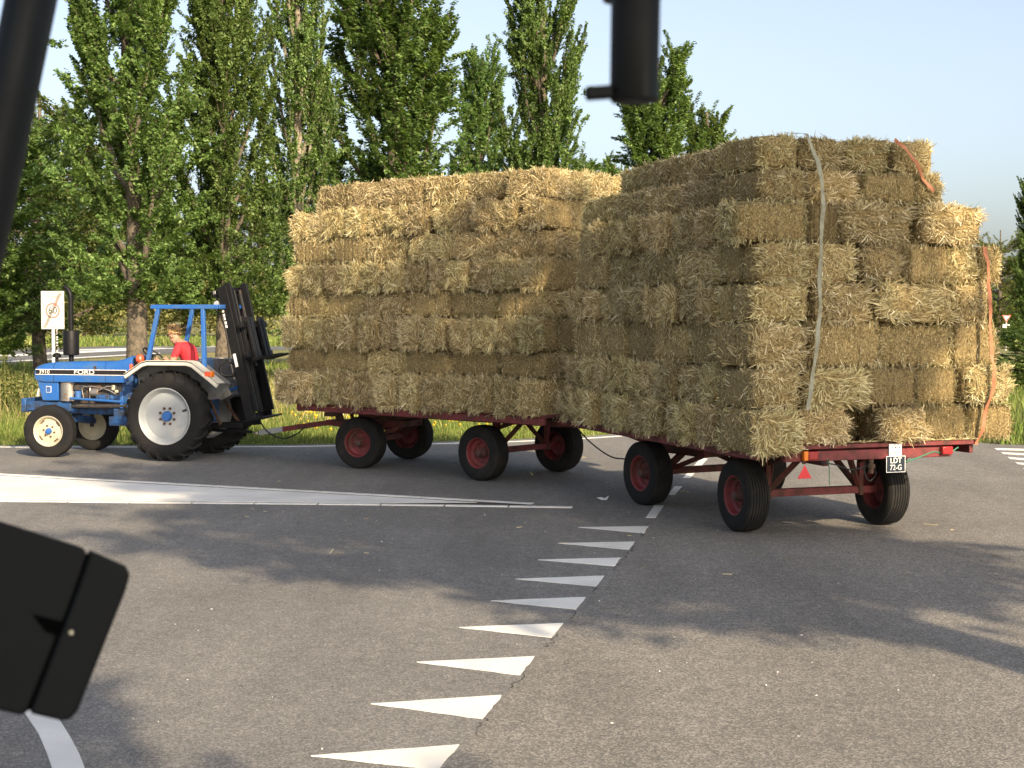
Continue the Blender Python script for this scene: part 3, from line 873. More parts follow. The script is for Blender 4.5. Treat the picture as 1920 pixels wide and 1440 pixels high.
DECK_Z = 1.05
def wagon(label, loc, rz, wb, x_r, x_f, dolly_rz, bar_len, bar_end_z, white_end, track=1.70, half=1.33):
    o = empty('hay_wagon', loc, rz)
    tag(o, label, 'wagon', 'coupled flatbed wagons')
    red, und = MT['red'], MT['red_dark']
    MB().box(((x_r + x_f) / 2, 0, DECK_Z - .03), (x_f - x_r, half * 2, .045)).build('deck', red, o, .006)
    for s in (1, -1):
        MB().box(((x_r + x_f) / 2, s * (half - .025), DECK_Z - .105), (x_f - x_r - .1, .05, .095)).build('side_rail', red, o, .006)
        MB().box(((x_r + x_f) / 2, s * .48, DECK_Z - .165), (x_f - x_r - .16, .075, .15)).build('chassis_beam', und, o, .006)
    n = 7
    for k in range(n):
        x = x_r + .55 + (x_f - x_r - .8) * k / (n - 1)
        MB().box((x, 0, DECK_Z - .10), (.06, half * 2 - .12, .075)).build('cross_member', und, o, .004)
    MB().box((x_r + .04, 0, DECK_Z - .125), (.075, half * 2 - .62, .105)).build('rear_beam', red, o, .008)
    MB().box((x_f - .04, 0, DECK_Z - .115), (.075, half * 2 - .1, .11)).build('front_beam', red, o, .008)
    # rear axle and its braces
    hw = track / 2
    MB().box((0, 0, W_R + .01), (.08, track - .18, .085)).build('rear_axle', red, o, .006)
    for s in (1, -1):
        yb = s * (hw - .30)
        m = MB().bar((0, yb, W_R + .05), (-.02, yb + s * .02, DECK_Z - .10), .06, .075); m.build('axle_post', red, o, .004)
        m = MB().bar((-.02, yb - s * .02, W_R + .05), (-.30, yb - s * .36, DECK_Z - .12), .05, .065); m.build('axle_brace', und, o, .004)
        m = MB().bar((.02, yb - s * .02, W_R + .05), (.34, yb - s * .28, DECK_Z - .12), .05, .065); m.build('axle_brace', und, o, .004)
        m = MB().bar((-.02, yb, DECK_Z - .30), (-.42, yb - s * .05, DECK_Z - .17), .045, .06); m.build('axle_brace', und, o, .004)
        m = MB().box((0, yb, W_R + .01), (.11, .05, .125)); m.build('axle_clamp', MT['rust'], o, .004)
        wagon_wheel(o, 0, s * hw, 0, R.uniform(0, 6))
    # turning front bogie
    T = Matrix.Translation((wb, 0, 0)) @ Matrix.Rotation(dolly_rz, 4, 'Z')
    def D(name, m, mat, bev=.005):
        m.xf = T
        return m.build(name, mat, o, bev)
    D('turntable', MB().lathe([(-.03, .44), (.03, .44), (.03, .36), (-.03, .36)], 36, closed=True, c=(0, 0, DECK_Z - .29), axis='z'), MT['rust'], 0)
    MB().lathe([(-.03, .44), (.02, .44), (.02, .35), (-.03, .35)], 36, closed=True, c=(wb, 0, DECK_Z - .235), axis='z').build('turntable_upper_ring', und, o)
    for s in (1, -1):
        D('bogie_beam', MB().box((.05, s * .33, DECK_Z - .385), (1.05, .07, .115)), und)
        D('bogie_leg', MB().bar((0, s * .36, DECK_Z - .42), (0, s * (hw - .28), W_R + .04), .06, .08), und)
        D('bogie_brace', MB().bar((-.40, s * .34, DECK_Z - .43), (-.02, s * (hw - .32), W_R + .03), .05, .06), und)
        D('bogie_brace', MB().bar((.45, s * .34, DECK_Z - .43), (.02, s * (hw - .32), W_R + .03), .05, .06), und)
    for x in (-.42, .46):
        D('bogie_crossbar', MB().box((x, 0, DECK_Z - .39), (.07, .60, .10)), und)
    D('front_axle', MB().box((0, 0, W_R + .01), (.08, track - .18, .085)), und)
    for s in (1, -1):
        p = T @ Vector((0, s * hw, 0))
        w = wagon_wheel(o, p.x, p.y, dolly_rz, R.uniform(0, 6))
        if s < 0: pass
    # drawbar
    z0 = .62
    for s in (1, -1):
        D('drawbar_arm', MB().bar((.50, s * .31, z0), (1.05, s * .05, z0 + .02), .055, .085), MT['red'])
    L = bar_len
    zt = lambda x: z0 + .02 + (bar_end_z - z0 - .02) * (x - 1.0) / (L - 1.0)
    if white_end:
        D('drawbar', MB().bar((.95, 0, zt(.95)), (L - .52, 0, zt(L - .52)), .085, .085), MT['red'])
        D('drawbar_tip', MB().bar((L - .52, 0, zt(L - .52)), (L - .06, 0, zt(L - .06)), .086, .086), MT['white'])
    else:
        D('drawbar', MB().bar((.95, 0, zt(.95)), (L - .06, 0, zt(L - .06)), .085, .10), MT['red'])
    D('towing_eye', MB().lathe([(-.018, .055), (.018, .055), (.018, .028), (-.018, .028)], 18, closed=True, c=(L + .0, 0, zt(L)), axis='z'), MT['steel'], 0)
    D('brake_lever', MB().bar((.82, .02, z0 + .05), (.86, .02, z0 + .20), .03, .14).box((.98, .02, z0 + .15), (.26, .05, .07)), MT['rust'])
    D('jack_bracket', MB().bar((.62, -.04, z0 + .04), (.66, -.04, z0 + .26), .05, .05).bar((.66, -.04, z0 + .24), (.58, -.04, z0 + .31), .04, .05), MT['rust'])
    return o, T

H1 = math.radians(138.3)
W1, T1 = wagon('front flatbed wagon with red rims, coupled behind the blue tractor', (.15, 22.97, 0), H1, 2.93, -1.62, 3.62, math.radians(157.5) - H1, 2.42, .42, True)
H2 = math.radians(109.6)
W2, T2 = wagon('rear flatbed wagon with licence plate and red triangle reflector', (3.40, 17.36, 0), H2, 2.69, -1.14, 4.06, math.radians(118.5) - H2, 2.45, .84, False, track=1.78)

# rear end fittings of the second wagon
zb = DECK_Z - .125
xr = -1.14
fw = MB().box((xr - .012, -.30, .965), (.012, .155, .13)).build('plate_bracket', MT['plate_white'], W2, .003)
for yy in (-.345, -.30, -.255):
    for zz in (.935, .99):
        MB().cyl((xr - .018, yy, zz), (xr - .024, yy, zz), .008, seg=8).build('bracket_hole', MT['rust'], W2)
pl = MB().box((xr - .022, -.30, .815), (.010, .235, .175)).build('number_plate', MT['plate'], W2, .006)
MB().add([(xr - .0275, -.30 + a * .1175, .815 + b * .0875) for a, b in ((-1, -1), (1, -1), (1, 1), (-1, 1))] + [(xr - .0275, -.30 + a * .1115, .815 + b * .0815) for a, b in ((-1, -1), (1, -1), (1, 1), (-1, 1))],
         [(0, 1, 5, 4), (1, 2, 6, 5), (2, 3, 7, 6), (3, 0, 4, 7)]).build('plate_border', MT['plate_white'], pl, angle=0)

def text_obj(name, body, size, mat, parent, M4, extrude=.0015, sx=1.0, offset=0.0):
    c = bpy.data.curves.new(name, 'FONT')
    c.body = body; c.size = size; c.align_x = 'CENTER'; c.align_y = 'CENTER'; c.extrude = extrude; c.offset = offset
    c.resolution_u = 3
    t = bpy.data.objects.new(name, c); COL.objects.link(t)
    bpy.context.view_layer.update()
    me = bpy.data.meshes.new_from_object(t.evaluated_get(bpy.context.evaluated_depsgraph_get()))
    bpy.data.objects.remove(t)
    me.transform(M4 @ Matrix.Diagonal((sx, 1, 1, 1)))
    me.materials.clear(); me.materials.append(mat)
    me.name = name
    return link(name, me, parent)

# text on a face whose outward normal is -x (read from behind): right = -y, up = z
REARM = lambda x, y, z: Matrix(((0, 0, -1, x), (-1, 0, 0, y), (0, 1, 0, z), (0, 0, 0, 1)))
text_obj('plate_lettering', 'LDT', .082, MT['plate_white'], pl, REARM(xr - .0275, -.30, .852), offset=.0008, sx=.95)
text_obj('plate_lettering', '72-G', .082, MT['plate_white'], pl, REARM(xr - .0275, -.30, .778), offset=.0008, sx=.88)
# triangle reflector
tr = .085
MB().prism([(-.085 + .80, .70), (.085 + .80, .70), (.80, .845)], 'x', xr - .03, xr - .018).build('triangle_reflector', MT['reflector'], W2, .006)
MB().bar((xr - .01, .80, .85), (xr + .01, .80, .90), .04, .012).build('reflector_hanger', MT['rust'], W2)
MB().box((xr - .03, .80, zb + .01), (.06, .055, .10)).build('indicator_lamp', MT['amber'], W2, .01)
MB().box((xr - .03, .715, zb + .01), (.06, .11, .09)).build('tail_lamp', MT['red_lens'], W2, .01)
MB().box((xr - .03, -.93, zb + .02), (.06, .13, .085)).build('tail_lamp', MT['red_lens'], W2, .01)
m = MB(); curve_tube(m, [(xr, .60, .86), (xr, .42, .83), (xr + .02, .22, .77), (xr + .05, .02, .80), (xr + .1, -.1, .88)], .008)
m.build('cable', MT['rubber'], W2)
m = MB(); curve_tube(m, [(xr, -.42, .83), (xr, -.55, .86), (xr, -.68, .90), (xr, -.8, .93), (xr, -.95, .90), (xr, -1.1, .97)], .008)
m.build('cable', MT['green_wire'], W2)
m = MB(); curve_tube(m, [(xr, .52, .90), (xr - .01, .5, .80), (xr, .49, .62)], .005)
m.build('cable', MT['green_wire'], W2)
m = MB(); curve_tube(m, [(xr + .2, -.12, .86), (xr + .2, -.2, .70), (xr + .2, -.12, .62), (xr + .2, -.06, .72), (xr + .2, -.08, .85)], .009)
m.build('brake_hose', MT['rubber'], W2)
MB().cyl((xr + .03, -.03, .72), (xr + .03, -.03, .93), .028, seg=14).lathe([(-.02, .045), (.02, .045), (.02, 0), (-.02, 0)], 14, c=(xr + .03, -.03, .80), axis='z').build('tow_pin', MT['rust'], W2)
# brake hose between the wagons and to the tractor
hoses = MB(); curve_tube(hoses, [tuple(AT(1085, 806, 21.9)), tuple(AT(1110, 832, 21.4)), tuple(AT(1145, 856, 21.0)), tuple(AT(1175, 861, 20.6))], .010)
tag(hoses.build('brake_hose', MT['rubber']), 'thin black hose sagging between the two wagons', 'hose')
hoses = MB(); curve_tube(hoses, [tuple(AT(482, 778, 25.6)), tuple(AT(500, 808, 25.4)), tuple(AT(530, 822, 25.2)), tuple(AT(556, 814, 25.0)), tuple(AT(572, 800, 24.85))], .012)
tag(hoses.build('brake_hose', MT['rubber']), 'thin black hose looping beside the white tipped drawbar', 'hose')

# ------------------------------------------------------------------ straw bales
BL, BW, BH = .95, .47, .42
def bale_mesh(seed, side_bristle, end_bristle=1.0, hidden_sides=False):
    rg = np.random.default_rng(seed)
    nx, ny, nz = 30, 8, 8
    # core: subdivided rounded box with flake grooves across its length
    ph = rg.uniform(0, 6.28, 24); fr = rg.normal(0, 9, (24, 3))
    def nz3(P):
        return np.sin(P @ fr.T + ph).mean(1) * 2.2
    cuts = np.cumsum(rg.uniform(.07, .13, 14)) - BL / 2
    gd = rg.uniform(.05, .16, 14)
    def shape(P):
        P = P.copy()
        hx, hy, hz = BL / 2, BW / 2, BH / 2
        q = np.abs(P) / np.array([hx, hy, hz])
        rnd = np.clip((q[:, 0] ** 14 + q[:, 1] ** 7 + q[:, 2] ** 7) ** (1 / 7), 1, 2)
        P = P / (1 + (rnd - 1)[:, None] * 1.15)
        g = np.exp(-((P[:, 0:1] - cuts[None]) / .013) ** 2) @ gd
        k = 1 - g + nz3(P) * .035
        P[:, 1] *= k; P[:, 2] *= k
        P[:, 0] *= 1 + nz3(P * 1.7) * .022
        return P
    V, F = [], []
    def grid(ax, sgn, na, nb):
        a, b = [i for i in range(3) if i != ax]
        h = [BL / 2, BW / 2, BH / 2]
        u = np.linspace(-1, 1, na + 1); v = np.linspace(-1, 1, nb + 1)
        A, B = np.meshgrid(u, v, indexing='ij')
        P = np.zeros((A.size, 3)); P[:, a] = A.ravel() * h[a]; P[:, b] = B.ravel() * h[b]; P[:, ax] = sgn * h[ax]
        o = sum(len(x) for x in V)
        V.append(shape(P))
        for i in range(na):
            for j in range(nb):
                q = [i * (nb + 1) + j, (i + 1) * (nb + 1) + j, (i + 1) * (nb + 1) + j + 1, i * (nb + 1) + j + 1]
                flip = (sgn > 0) == (ax == 1)
                if flip: q = q[::-1]
                F.append([o + x for x in q])
    for ax, na, nb in ((0, ny, nz), (1, nx, nz), (2, nx, ny)):
        for s in (1, -1): grid(ax, s, na, nb)
    V = np.concatenate(V); F = np.array(F)
    core_n = len(F)
    # straw
    SV, SF = [], []
    h = np.array([BL / 2, BW / 2, BH / 2])
    # direction field, in clumps
    fd = rg.normal(0, 8, (6, 3)); fp = rg.uniform(0, 6.28, 6)
    def field(P): return np.sin(P @ fd.T + fp).sum(1) * 1.5
    def straw(ax, sgn, n, bristle):
        a, b = [i for i in range(3) if i != ax]
        P = np.zeros((n, 3)); P[:, a] = rg.uniform(-1, 1, n) * h[a]; P[:, b] = rg.uniform(-1, 1, n) * h[b]; P[:, ax] = sgn * h[ax]
        if bristle > 0:      # straw sits in tufts
            tc_ = P[rg.integers(0, n, n // 9)]
            pick = rg.integers(0, len(tc_), n)
            Q = tc_[pick] + rg.normal(0, .022, (n, 3)); Q[:, ax] = sgn * h[ax]
            use = rg.uniform(0, 1, n) < .6
            P = np.where(use[:, None], np.clip(Q, -h, h), P)
        P = shape(P)
        N = np.zeros((n, 3)); N[:, ax] = sgn
        if bristle > 0:
            ang = field(P) + rg.normal(0, .75, n)
            T = np.zeros((n, 3)); T[:, a] = np.cos(ang); T[:, b] = np.sin(ang)
            out = rg.gamma(1.5, .20, n) * bristle + .05
            L = rg.uniform(.035, .11, n) * (0.75 + .35 * bristle)
            ed = np.minimum((h[a] - np.abs(P[:, a])), (h[b] - np.abs(P[:, b])))      # shorter towards the bale's edges
            L = L * np.clip(.45 + ed / .09, .45, 1.0)
        else:      # cut side: short stubble, mostly upright along the flakes
            ang = np.where(rg.uniform(0, 1, n) < .75, np.pi / 2 * rg.choice([-1, 1], n), field(P)) + rg.normal(0, .35, n)
            if ax == 2: ang = field(P) + rg.normal(0, .8, n)
            T = np.zeros((n, 3)); T[:, a] = np.cos(ang); T[:, b] = np.sin(ang)
            out = np.abs(rg.normal(0, .13, n)) + .03
            L = rg.uniform(.02, .075, n)
            gg = np.exp(-((P[:, 0:1] - cuts[None]) / .016) ** 2) @ gd
            L = np.where(gg > .03, L * .3, L)
        # a few long loose stalks
        lo = rg.uniform(0, 1, n) < .02
        L = np.where(lo, L * 1.7, L); out = np.where(lo, out + .5, out)
        D = T + N * out[:, None]; D[:, 2] -= .10
        D /= np.linalg.norm(D, axis=1)[:, None]
        D2 = D + rg.normal(0, .28, (n, 3)); D2[:, 2] -= .12; D2 /= np.linalg.norm(D2, axis=1)[:, None]
        P = P - N * .012
        sv = np.cross(D, rg.normal(0, 1, (n, 3))); sv /= np.linalg.norm(sv, axis=1)[:, None]
        w = rg.uniform(.0026, .0052, n)[:, None] * sv
        Mi = P + D * (L * .5)[:, None]; Tp = Mi + D2 * (L * .5)[:, None]
        return np.stack([P - w, P + w, Mi + w, Mi - w, Tp + w * .6, Tp - w * .6], 1)
    S = [straw(0, s, 1300, end_bristle) for s in (1, -1)]
    for s in (1, -1):
        if hidden_sides: S.append(straw(1, s, 520, .35))
        else: S.append(straw(1, s, 1800 if side_bristle > 0 else 1700, side_bristle))
        S.append(straw(2, s, 520, .35))
    # bushy long edges where the string side meets the cut side
    S = np.concatenate(S)
    n = len(S)
    o = len(V)
    VV = np.concatenate([V, S.reshape(-1, 3)])
    oo = o + np.arange(n)[:, None] * 6
    FF = np.concatenate([F.ravel(), np.concatenate([oo + np.array([[0, 1, 2, 3]]), oo + np.array([[3, 2, 4, 5]])], 1).ravel()])
    nf = core_n + 2 * n
    mi = np.concatenate([np.zeros(core_n, int), np.ones(2 * n, int)])
    return mesh_np('straw_bale', VV, FF, np.full(nf, 4), [MT['bale_core'], MT['straw']], mi)

B_SMOOTH = [bale_mesh(s, 0) for s in (11, 12, 13, 14)]
B_BRIST = [bale_mesh(s, b) for s, b in ((21, .7), (22, .9), (23, 1.0))]
B_END = [bale_mesh(s, .5, 1.0, True) for s in (31, 32, 33, 34, 35)]
ORD = ['first', 'second', 'third', 'fourth', 'fifth', 'sixth', 'seventh', 'eighth', 'ninth', 'tenth', 'eleventh', 'twelfth', 'thirteenth', 'fourteenth']
LAYER = ['bottom', 'second', 'third', 'fourth', 'fifth', 'sixth', 'seventh', 'top']
rb = random.Random(21)
def bale(root, x, y, z, size, along, smooth, label, group, jit=1.0):
    """along: 'x' bale lies along the wagon, 'y' across it; size = (length, width, height)"""
    me = rb.choice(B_SMOOTH if smooth == 1 else (B_END if smooth == 2 else B_BRIST))
    o = bpy.data.objects.new('straw_bale', me); COL.objects.link(o)
    rz = (0 if along == 'x' else math.pi / 2) + rb.choice((0, math.pi))
    flip = rb.choice((0, math.pi))
    sc = Matrix.Diagonal((size[0] / BL * .985, size[1] / BW * rb.uniform(.94, 1.0), size[2] / BH * rb.uniform(.97, 1.01), 1))
    loc = Matrix.Translation((x + rb.gauss(0, .02) * jit, y + rb.gauss(0, .02) * jit, z + size[2] / 2))
    rot = Matrix.Rotation(rz + rb.gauss(0, .028) * jit, 4, 'Z') @ Matrix.Rotation(rb.gauss(0, .022) * jit, 4, 'X') @ Matrix.Rotation(flip + rb.gauss(0, .018) * jit, 4, 'Y')
    wm = Matrix.Translation(root.location) @ Matrix.Rotation(root.rotation_euler.z, 4, 'Z') @ loc @ rot @ sc
    o.matrix_world = wm
    tag(o, label, 'straw bale', group)
    return o

# front wagon: near side rows (ends out / lengthways), then its back face
GB1, GB2 = 'straw bales stacked on the front wagon', 'straw bales stacked on the rear wagon'
rows1 = [('E', .54, 0.0, .10), ('L', .37, .10, -.06), ('E', .50, 0.0, .05), ('L', .39, .10, -.06), ('E', .47, .08, 0.0), ('L', .41, .22, -.06), ('E', .45, .18, -.03), ('L', .41, .74, -.10)]
z = DECK_Z - .04
XR1, XF1, HW = -1.60, 3.92, 1.36
for k, (kind, h, inset, outy) in enumerate(rows1):
    lay = LAYER[k]; h *= .955
    x1 = XF1 - inset; x0 = XR1 + (.0, .04, .0, .05, .02, .06, .05, .02)[k]
    ye = HW + outy
    if kind == 'E':
        n = 12 if k < 6 else 12
        w = (x1 - x0) / n
        for i in range(n):
            bale(W1, x1 - (i + .5) * w, ye - .475 + rb.gauss(0, .018), z, (.95, w, h), 'y', 2, f'straw bale end, {ORD[i]} from the front, {lay} layer of front wagon near side', GB1)
        y = ye - .95 - .475; j = 0
        while y > -HW + .3:
            bale(W1, x0 + w / 2, y, z, (.95, w, h), 'y', k in (4, 6), f'straw bale, {ORD[j]} from the corner, {lay} layer of front wagon back face', GB1)
            y -= .95; j += 1
    else:
        n = 6
        w = (x1 - x0) / n
        for i in range(n):
            sm = (k in (1, 3) and i not in (2,)) or (k == 5 and i in (0, 1))
            bale(W1, x1 - (i + .5) * w, ye - .235 + rb.gauss(0, .012), z, (w * .99, .47, h), 'x', sm, f'lengthwise straw bale, {ORD[i]} from the front, {lay} layer of front wagon side', GB1)
        y = ye - .47 - .235; j = 0
        while y > -HW + .1:
            bale(W1, x0 + w / 2, y, z, (w, .47, h), 'x', False, f'straw bale, {ORD[j]} from the corner, {lay} layer of front wagon back face', GB1)
            y -= .47; j += 1
    z += h

# rear wagon: back face laid out bale by bale (picture columns turned into positions across the deck), then its near side
rear2 = [
    (.37, [(1374, 1468, 'B', .14), (1468, 1580, 'B', .03), (1582, 1636, 'S', -.42), (1636, 1732, 'B', .08), (1732, 1822, 'S', -.06), (1822, 1912, 'S', .0)]),
    (.42, [(1392, 1480, 'B', .02), (1480, 1602, 'B', .03), (1602, 1712, 'S', -.03), (1712, 1794, 'S', -.05), (1798, 1900, 'B', .06)]),
    (.47, [(1388, 1500, 'B', .02), (1500, 1640, 'S', -.02), (1640, 1790, 'S', -.01), (1790, 1890, 'S', .0)]),
    (.42, [(1390, 1504, 'B', .02), (1504, 1622, 'B', .0), (1622, 1786, 'B', .05), (1786, 1868, 'B', -.03)]),
    (.42, [(1396, 1504, 'B', .04), (1504, 1600, 'B', .0), (1600, 1690, 'B', .0), (1690, 1772, 'S', .04), (1772, 1842, 'B', .03), (1842, 1886, 'B', .0)]),
    (.42, [(1368, 1502, 'S', -.02), (1502, 1562, 'S', -.08), (1562, 1706, 'B', .02), (1712, 1836, 'B', .10)]),
    (.34, [(1412, 1508, 'B', .0), (1508, 1610, 'B', -.02), (1610, 1720, 'S', -.03), (1720, 1784, 'B', -.06)]),
    (.36, [(1420, 1502, 'B', -.05), (1502, 1592, 'B', -.08), (1592, 1684, 'B', -.08), (1684, 1766, 'B', -.03)]),
]
side2 = [('E', 0.0, .11), ('E', .06, .05), ('L', .12, -.05), ('E', .12, .01), ('L', .24, -.05), ('E', .26, -.02), ('L', .20, -.06), ('L', .85, -.18)]
ycol = lambda px: 1.33 - (px - 1400) / 163.0
z = DECK_Z
XR2, XF2 = -1.16, 4.12
SIDES = ['leftmost', 'second from left', 'third from left', 'fourth from left', 'fifth from left', 'sixth from left']
for k, (h, segs) in enumerate(rear2):
    lay = LAYER[k]
    x0 = XR2 + (0, .0, .02, .03, .05, .06, .14, .22)[k]
    depth0 = .9
    for i, (a, b, kd, out) in enumerate(segs):
        ya, yb = ycol(a), ycol(b)
        w = ya - yb
        where = SIDES[i] if i < len(segs) - 1 else 'rightmost'
        if kd == 'B':
            sag = .09 if (k == 0 and i == 0) else 0
            bale(W2, x0 - out + .45, (ya + yb) / 2, z - sag, (.90, w, h + sag), 'x', 2, f'bristly straw bale end, {where} in {lay} layer of rear wagon back face', GB2)
        else:
            bale(W2, x0 - out + .24, (ya + yb) / 2, z, (w, .47, h), 'y', True, f'smooth cut straw bale, {where} in {lay} layer of rear wagon back face', GB2)
        if i == 0: depth0 = (.90 if kd == 'B' else .47) - out
        if i == len(segs) - 1 and kd == 'S':
            bale(W2, x0 - out + .48 + .47, yb + .25, z, (.92, .47, h), 'x', False, f'straw bale behind the rightmost one, {lay} layer of rear wagon right side', GB2)
        if k == 7 and i > 0:   # top layer goes on behind, its edge shows against the sky
            bale(W2, x0 + 1.38, (ya + yb) / 2, z - .02, (.92, w, h), 'x', False, f'straw bale behind the {where} one in top layer of rear wagon', GB2)
    kind, inset, outy = side2[k]
    ye = ycol(segs[0][0]) + outy if k in (6, 7) else HW + outy
    xa = x0 + depth0 + .01; xb = XF2 - inset
    if kind == 'E':
        n = max(1, round((xb - xa) / .47)); w = (xb - xa) / n
        for i in range(n):
            bale(W2, xb - (i + .5) * w, ye - .475 + rb.gauss(0, .025), z - (.06 if k == 0 else 0), (.95, w, h + (.06 if k == 0 else 0)), 'y', 2, f'straw bale end, {ORD[i]} from the front, {lay} layer of rear wagon near side', GB2)
    else:
        n = max(1, round((xb - xa) / .93)); w = (xb - xa) / n
        for i in range(n):
            sm = (k == 2) or (k == 4 and i == 0)
            bale(W2, xb - (i + .5) * w, ye - .235 + rb.gauss(0, .014), z, (w, .47, h), 'x', sm, f'lengthwise straw bale, {ORD[i]} from the front, {lay} layer of rear wagon side', GB2)
    z += h

# straps holding the rear load
def strap(name, pts, w, mat, label, nrm):
    mb = MB(); nrm = Vector(nrm).normalized()
    P = [Vector(p) for p in pts]
    Q = []
    for i in range(len(P) - 1):
        for t in range(5): Q.append(P[i].lerp(P[i + 1], t / 5) - nrm * (.008 * math.sin((i * 5 + t) * .9) + .003 * math.sin((i * 5 + t) * 4.3)))
    P = Q + [P[-1]]
    rings = []
    for i, p in enumerate(P):
        d = (P[min(i + 1, len(P) - 1)] - P[max(i - 1, 0)]).normalized()
        tw = nrm + d.cross(nrm) * (.35 * math.sin(i * .7))
        s = d.cross(tw).normalized() * (w / 2); t = nrm * .002
        rings.append([p - s - t, p + s - t, p + s + t, p - s + t])
    mb.rings(rings)
    o = mb.build(name, mat, angle=50)
    tag(o, label, 'strap', 'tie-down straps on the rear load')
def W2P(x, y, z):
    return Matrix.Translation(W2.location) @ Matrix.Rotation(H2, 4, 'Z') @ Vector((x, y, z))
back = (Matrix.Rotation(H2, 4, 'Z') @ Vector((-1, 0, 0)))
strap('tie_down_strap', [W2P(xx, ycol(px), zz) for xx, px, zz in [(-.55, 1508, 4.34), (-.92, 1507, 4.29), (-1.14, 1508, 4.0), (-1.19, 1514, 3.72), (-1.22, 1512, 3.5), (-1.25, 1506, 3.1), (-1.27, 1502, 2.75), (-1.27, 1503, 2.4), (-1.28, 1496, 2.05), (-1.28, 1488, 1.7), (-1.28, 1480, 1.42)]], .046, MT['strap_pale'], 'pale strap hanging down the left of the rear load back face', back)
strap('tie_down_strap', [W2P(xx, ycol(px), zz) for xx, px, zz in [(-1.20, 1838, 3.13), (-1.23, 1842, 2.95), (-1.24, 1845, 2.65), (-1.25, 1847, 2.3), (-1.26, 1848, 2.0), (-1.29, 1850, 1.85), (-1.31, 1849, 1.62), (-1.25, 1842, 1.42), (-1.22, 1836, 1.15), (-1.15, 1832, .99)]], .042, MT['strap_orange'], 'orange strap hanging down the right of the rear load', back)
strap('tie_down_strap', [W2P(xx, ycol(px), zz) for xx, px, zz in [(-1.02, 1672, 4.26), (-1.04, 1690, 4.17), (-1.06, 1712, 4.02), (-1.0, 1732, 3.86), (-1.02, 1752, 3.72)]], .035, MT['strap_orange'], 'short orange strap end across the top right straw bales', back)

# loose straw fallen on the deck edge and road
rg = np.random.default_rng(91)
def loose(name, Pts, L, label, up=.15, mat='straw'):
    n = len(Pts)
    D = rg.normal(0, 1, (n, 3)); D[:, 2] = np.abs(rg.normal(0, up, n)); D /= np.linalg.norm(D, axis=1)[:, None]
    s = np.cross(D, rg.normal(0, 1, (n, 3))); s /= np.linalg.norm(s, axis=1)[:, None]; s *= .0035
    ln = (rg.uniform(.4, 1, n) * L)[:, None]
    V = np.stack([Pts - s, Pts + s, Pts + D * ln + s, Pts + D * ln - s], 1).reshape(-1, 3)
    o = link(name, mesh_np(name, V, np.arange(n * 4), np.full(n, 4), MT[mat]))
    tag(o, label, 'straw', kind='stuff')
n = 420
yy = rg.uniform(-1.3, 1.25, n)
P = np.array([tuple(W2P(-1.13 + abs(rg.normal(0, .05)), y, DECK_Z + .004)) for y in yy])
loose('deck_straw', P, .13, 'loose straw along the rear edge of the wagon deck')
n = 90
P = np.stack([rg.uniform(-4, 5, n), rg.uniform(14, 27, n), np.full(n, .006)], 1)
loose('road_straw', P, .10, 'stray straw stalks fallen on the road', .05)
n = 170
rr_ = rg.uniform(0, 1, n)
P = np.stack([rg.uniform(-3.2, 4.5, n), 6 + 14 * rr_, np.full(n, .005)], 1)
loose('road_litter', P, .018, 'tiny pale chips scattered on the tarmac', .05, 'post')

# ------------------------------------------------------------------ tractor (x forward, y left, z up; origin under the rear axle)
TR = math.radians(164.3)
TLOC = (-5.43, 26.1, 0)
tractor = empty('tractor', TLOC, TR)
tag(tractor, 'blue tractor with white rear rims pulling the straw wagons', 'tractor')
blue, bdirty = MT['blue'], MT['blue_dirty']
# hood
def hood_ring(x, zt, zb, hw, r=.09):
    pts = [Vector((x, hw, zb)), Vector((x, hw + .004, zb + .02))]
    n = 6
    for k in range(n + 1):
        a = math.pi / 2 * k / n
        pts.append(Vector((x, hw - r + r * math.cos(a), zt - r - .02 + (r) * math.sin(a) + .02 * math.sin(a))))
    pts += [Vector((p.x, -p.y, p.z)) for p in reversed(pts)]
    return pts
hood_secs = [(2.82, 1.485, 1.34, .27), (2.80, 1.50, 1.30, .295), (2.74, 1.53, 1.265, .305), (2.62, 1.562, 1.25, .31), (2.42, 1.59, 1.25, .31), (1.9, 1.603, 1.25, .31), (1.45, 1.607, 1.25, .31), (1.25, 1.615, 1.25, .31), (1.08, 1.66, 1.25, .31), (.98, 1.70, 1.25, .31), (.93, 1.70, 1.25, .305)]
hood = MB().rings([hood_ring(*s) for s in hood_secs]).build('hood', blue, tractor, .004, 40)
for xs in (2.42, 1.43):     # panel joints
    MB().add([p + Vector((dx, 0, 0)) for dx in (-.004, .004) for p in [Vector((q.x, q.y * 1.006, q.z + .0015 * (1 if q.z > 1.4 else -1))) for q in hood_ring(xs, 1.591 if xs > 2 else 1.6085, 1.25, .31)]],
             [(i, i + 1, i + 19, i + 18) for i in range(17)]).build('panel_joint', MT['decal_black'], hood, angle=0)
for s in (1, -1):
    y = s * .3165
    MB().box((1.90, y, 1.42), (1.72, .003, .076)).build('stripe', MT['decal_black'], hood)
    for zz in (1.4625, 1.3775):
        MB().box((1.90, y, zz), (1.74, .003, .010)).build('stripe_border', MT['decal_white'], hood)
    MB().box((1.035, y, 1.42), (.010, .0032, .085)).build('stripe_border', MT['decal_white'], hood)
    rx = -1 if s > 0 else 1
    TM = lambda x, z: Matrix(((rx, 0, 0, x), (0, 0, s, y + s * .0015), (0, 1, 0, z), (0, 0, 0, 1)))
    text_obj('number_lettering', '3910', .094, MT['decal_white'], hood, TM(2.60, 1.42), sx=1.12, offset=.0)
    text_obj('name_lettering', 'FORD', .098, MT['decal_white'], hood, TM(1.83, 1.42), sx=1.55, offset=.0006)
# rust patch on hood
MB().box((1.62, .3155, 1.50), (.05, .002, .055), rot=(0, .5, 0)).build('rust_patch', MT['rust'], hood, .001)
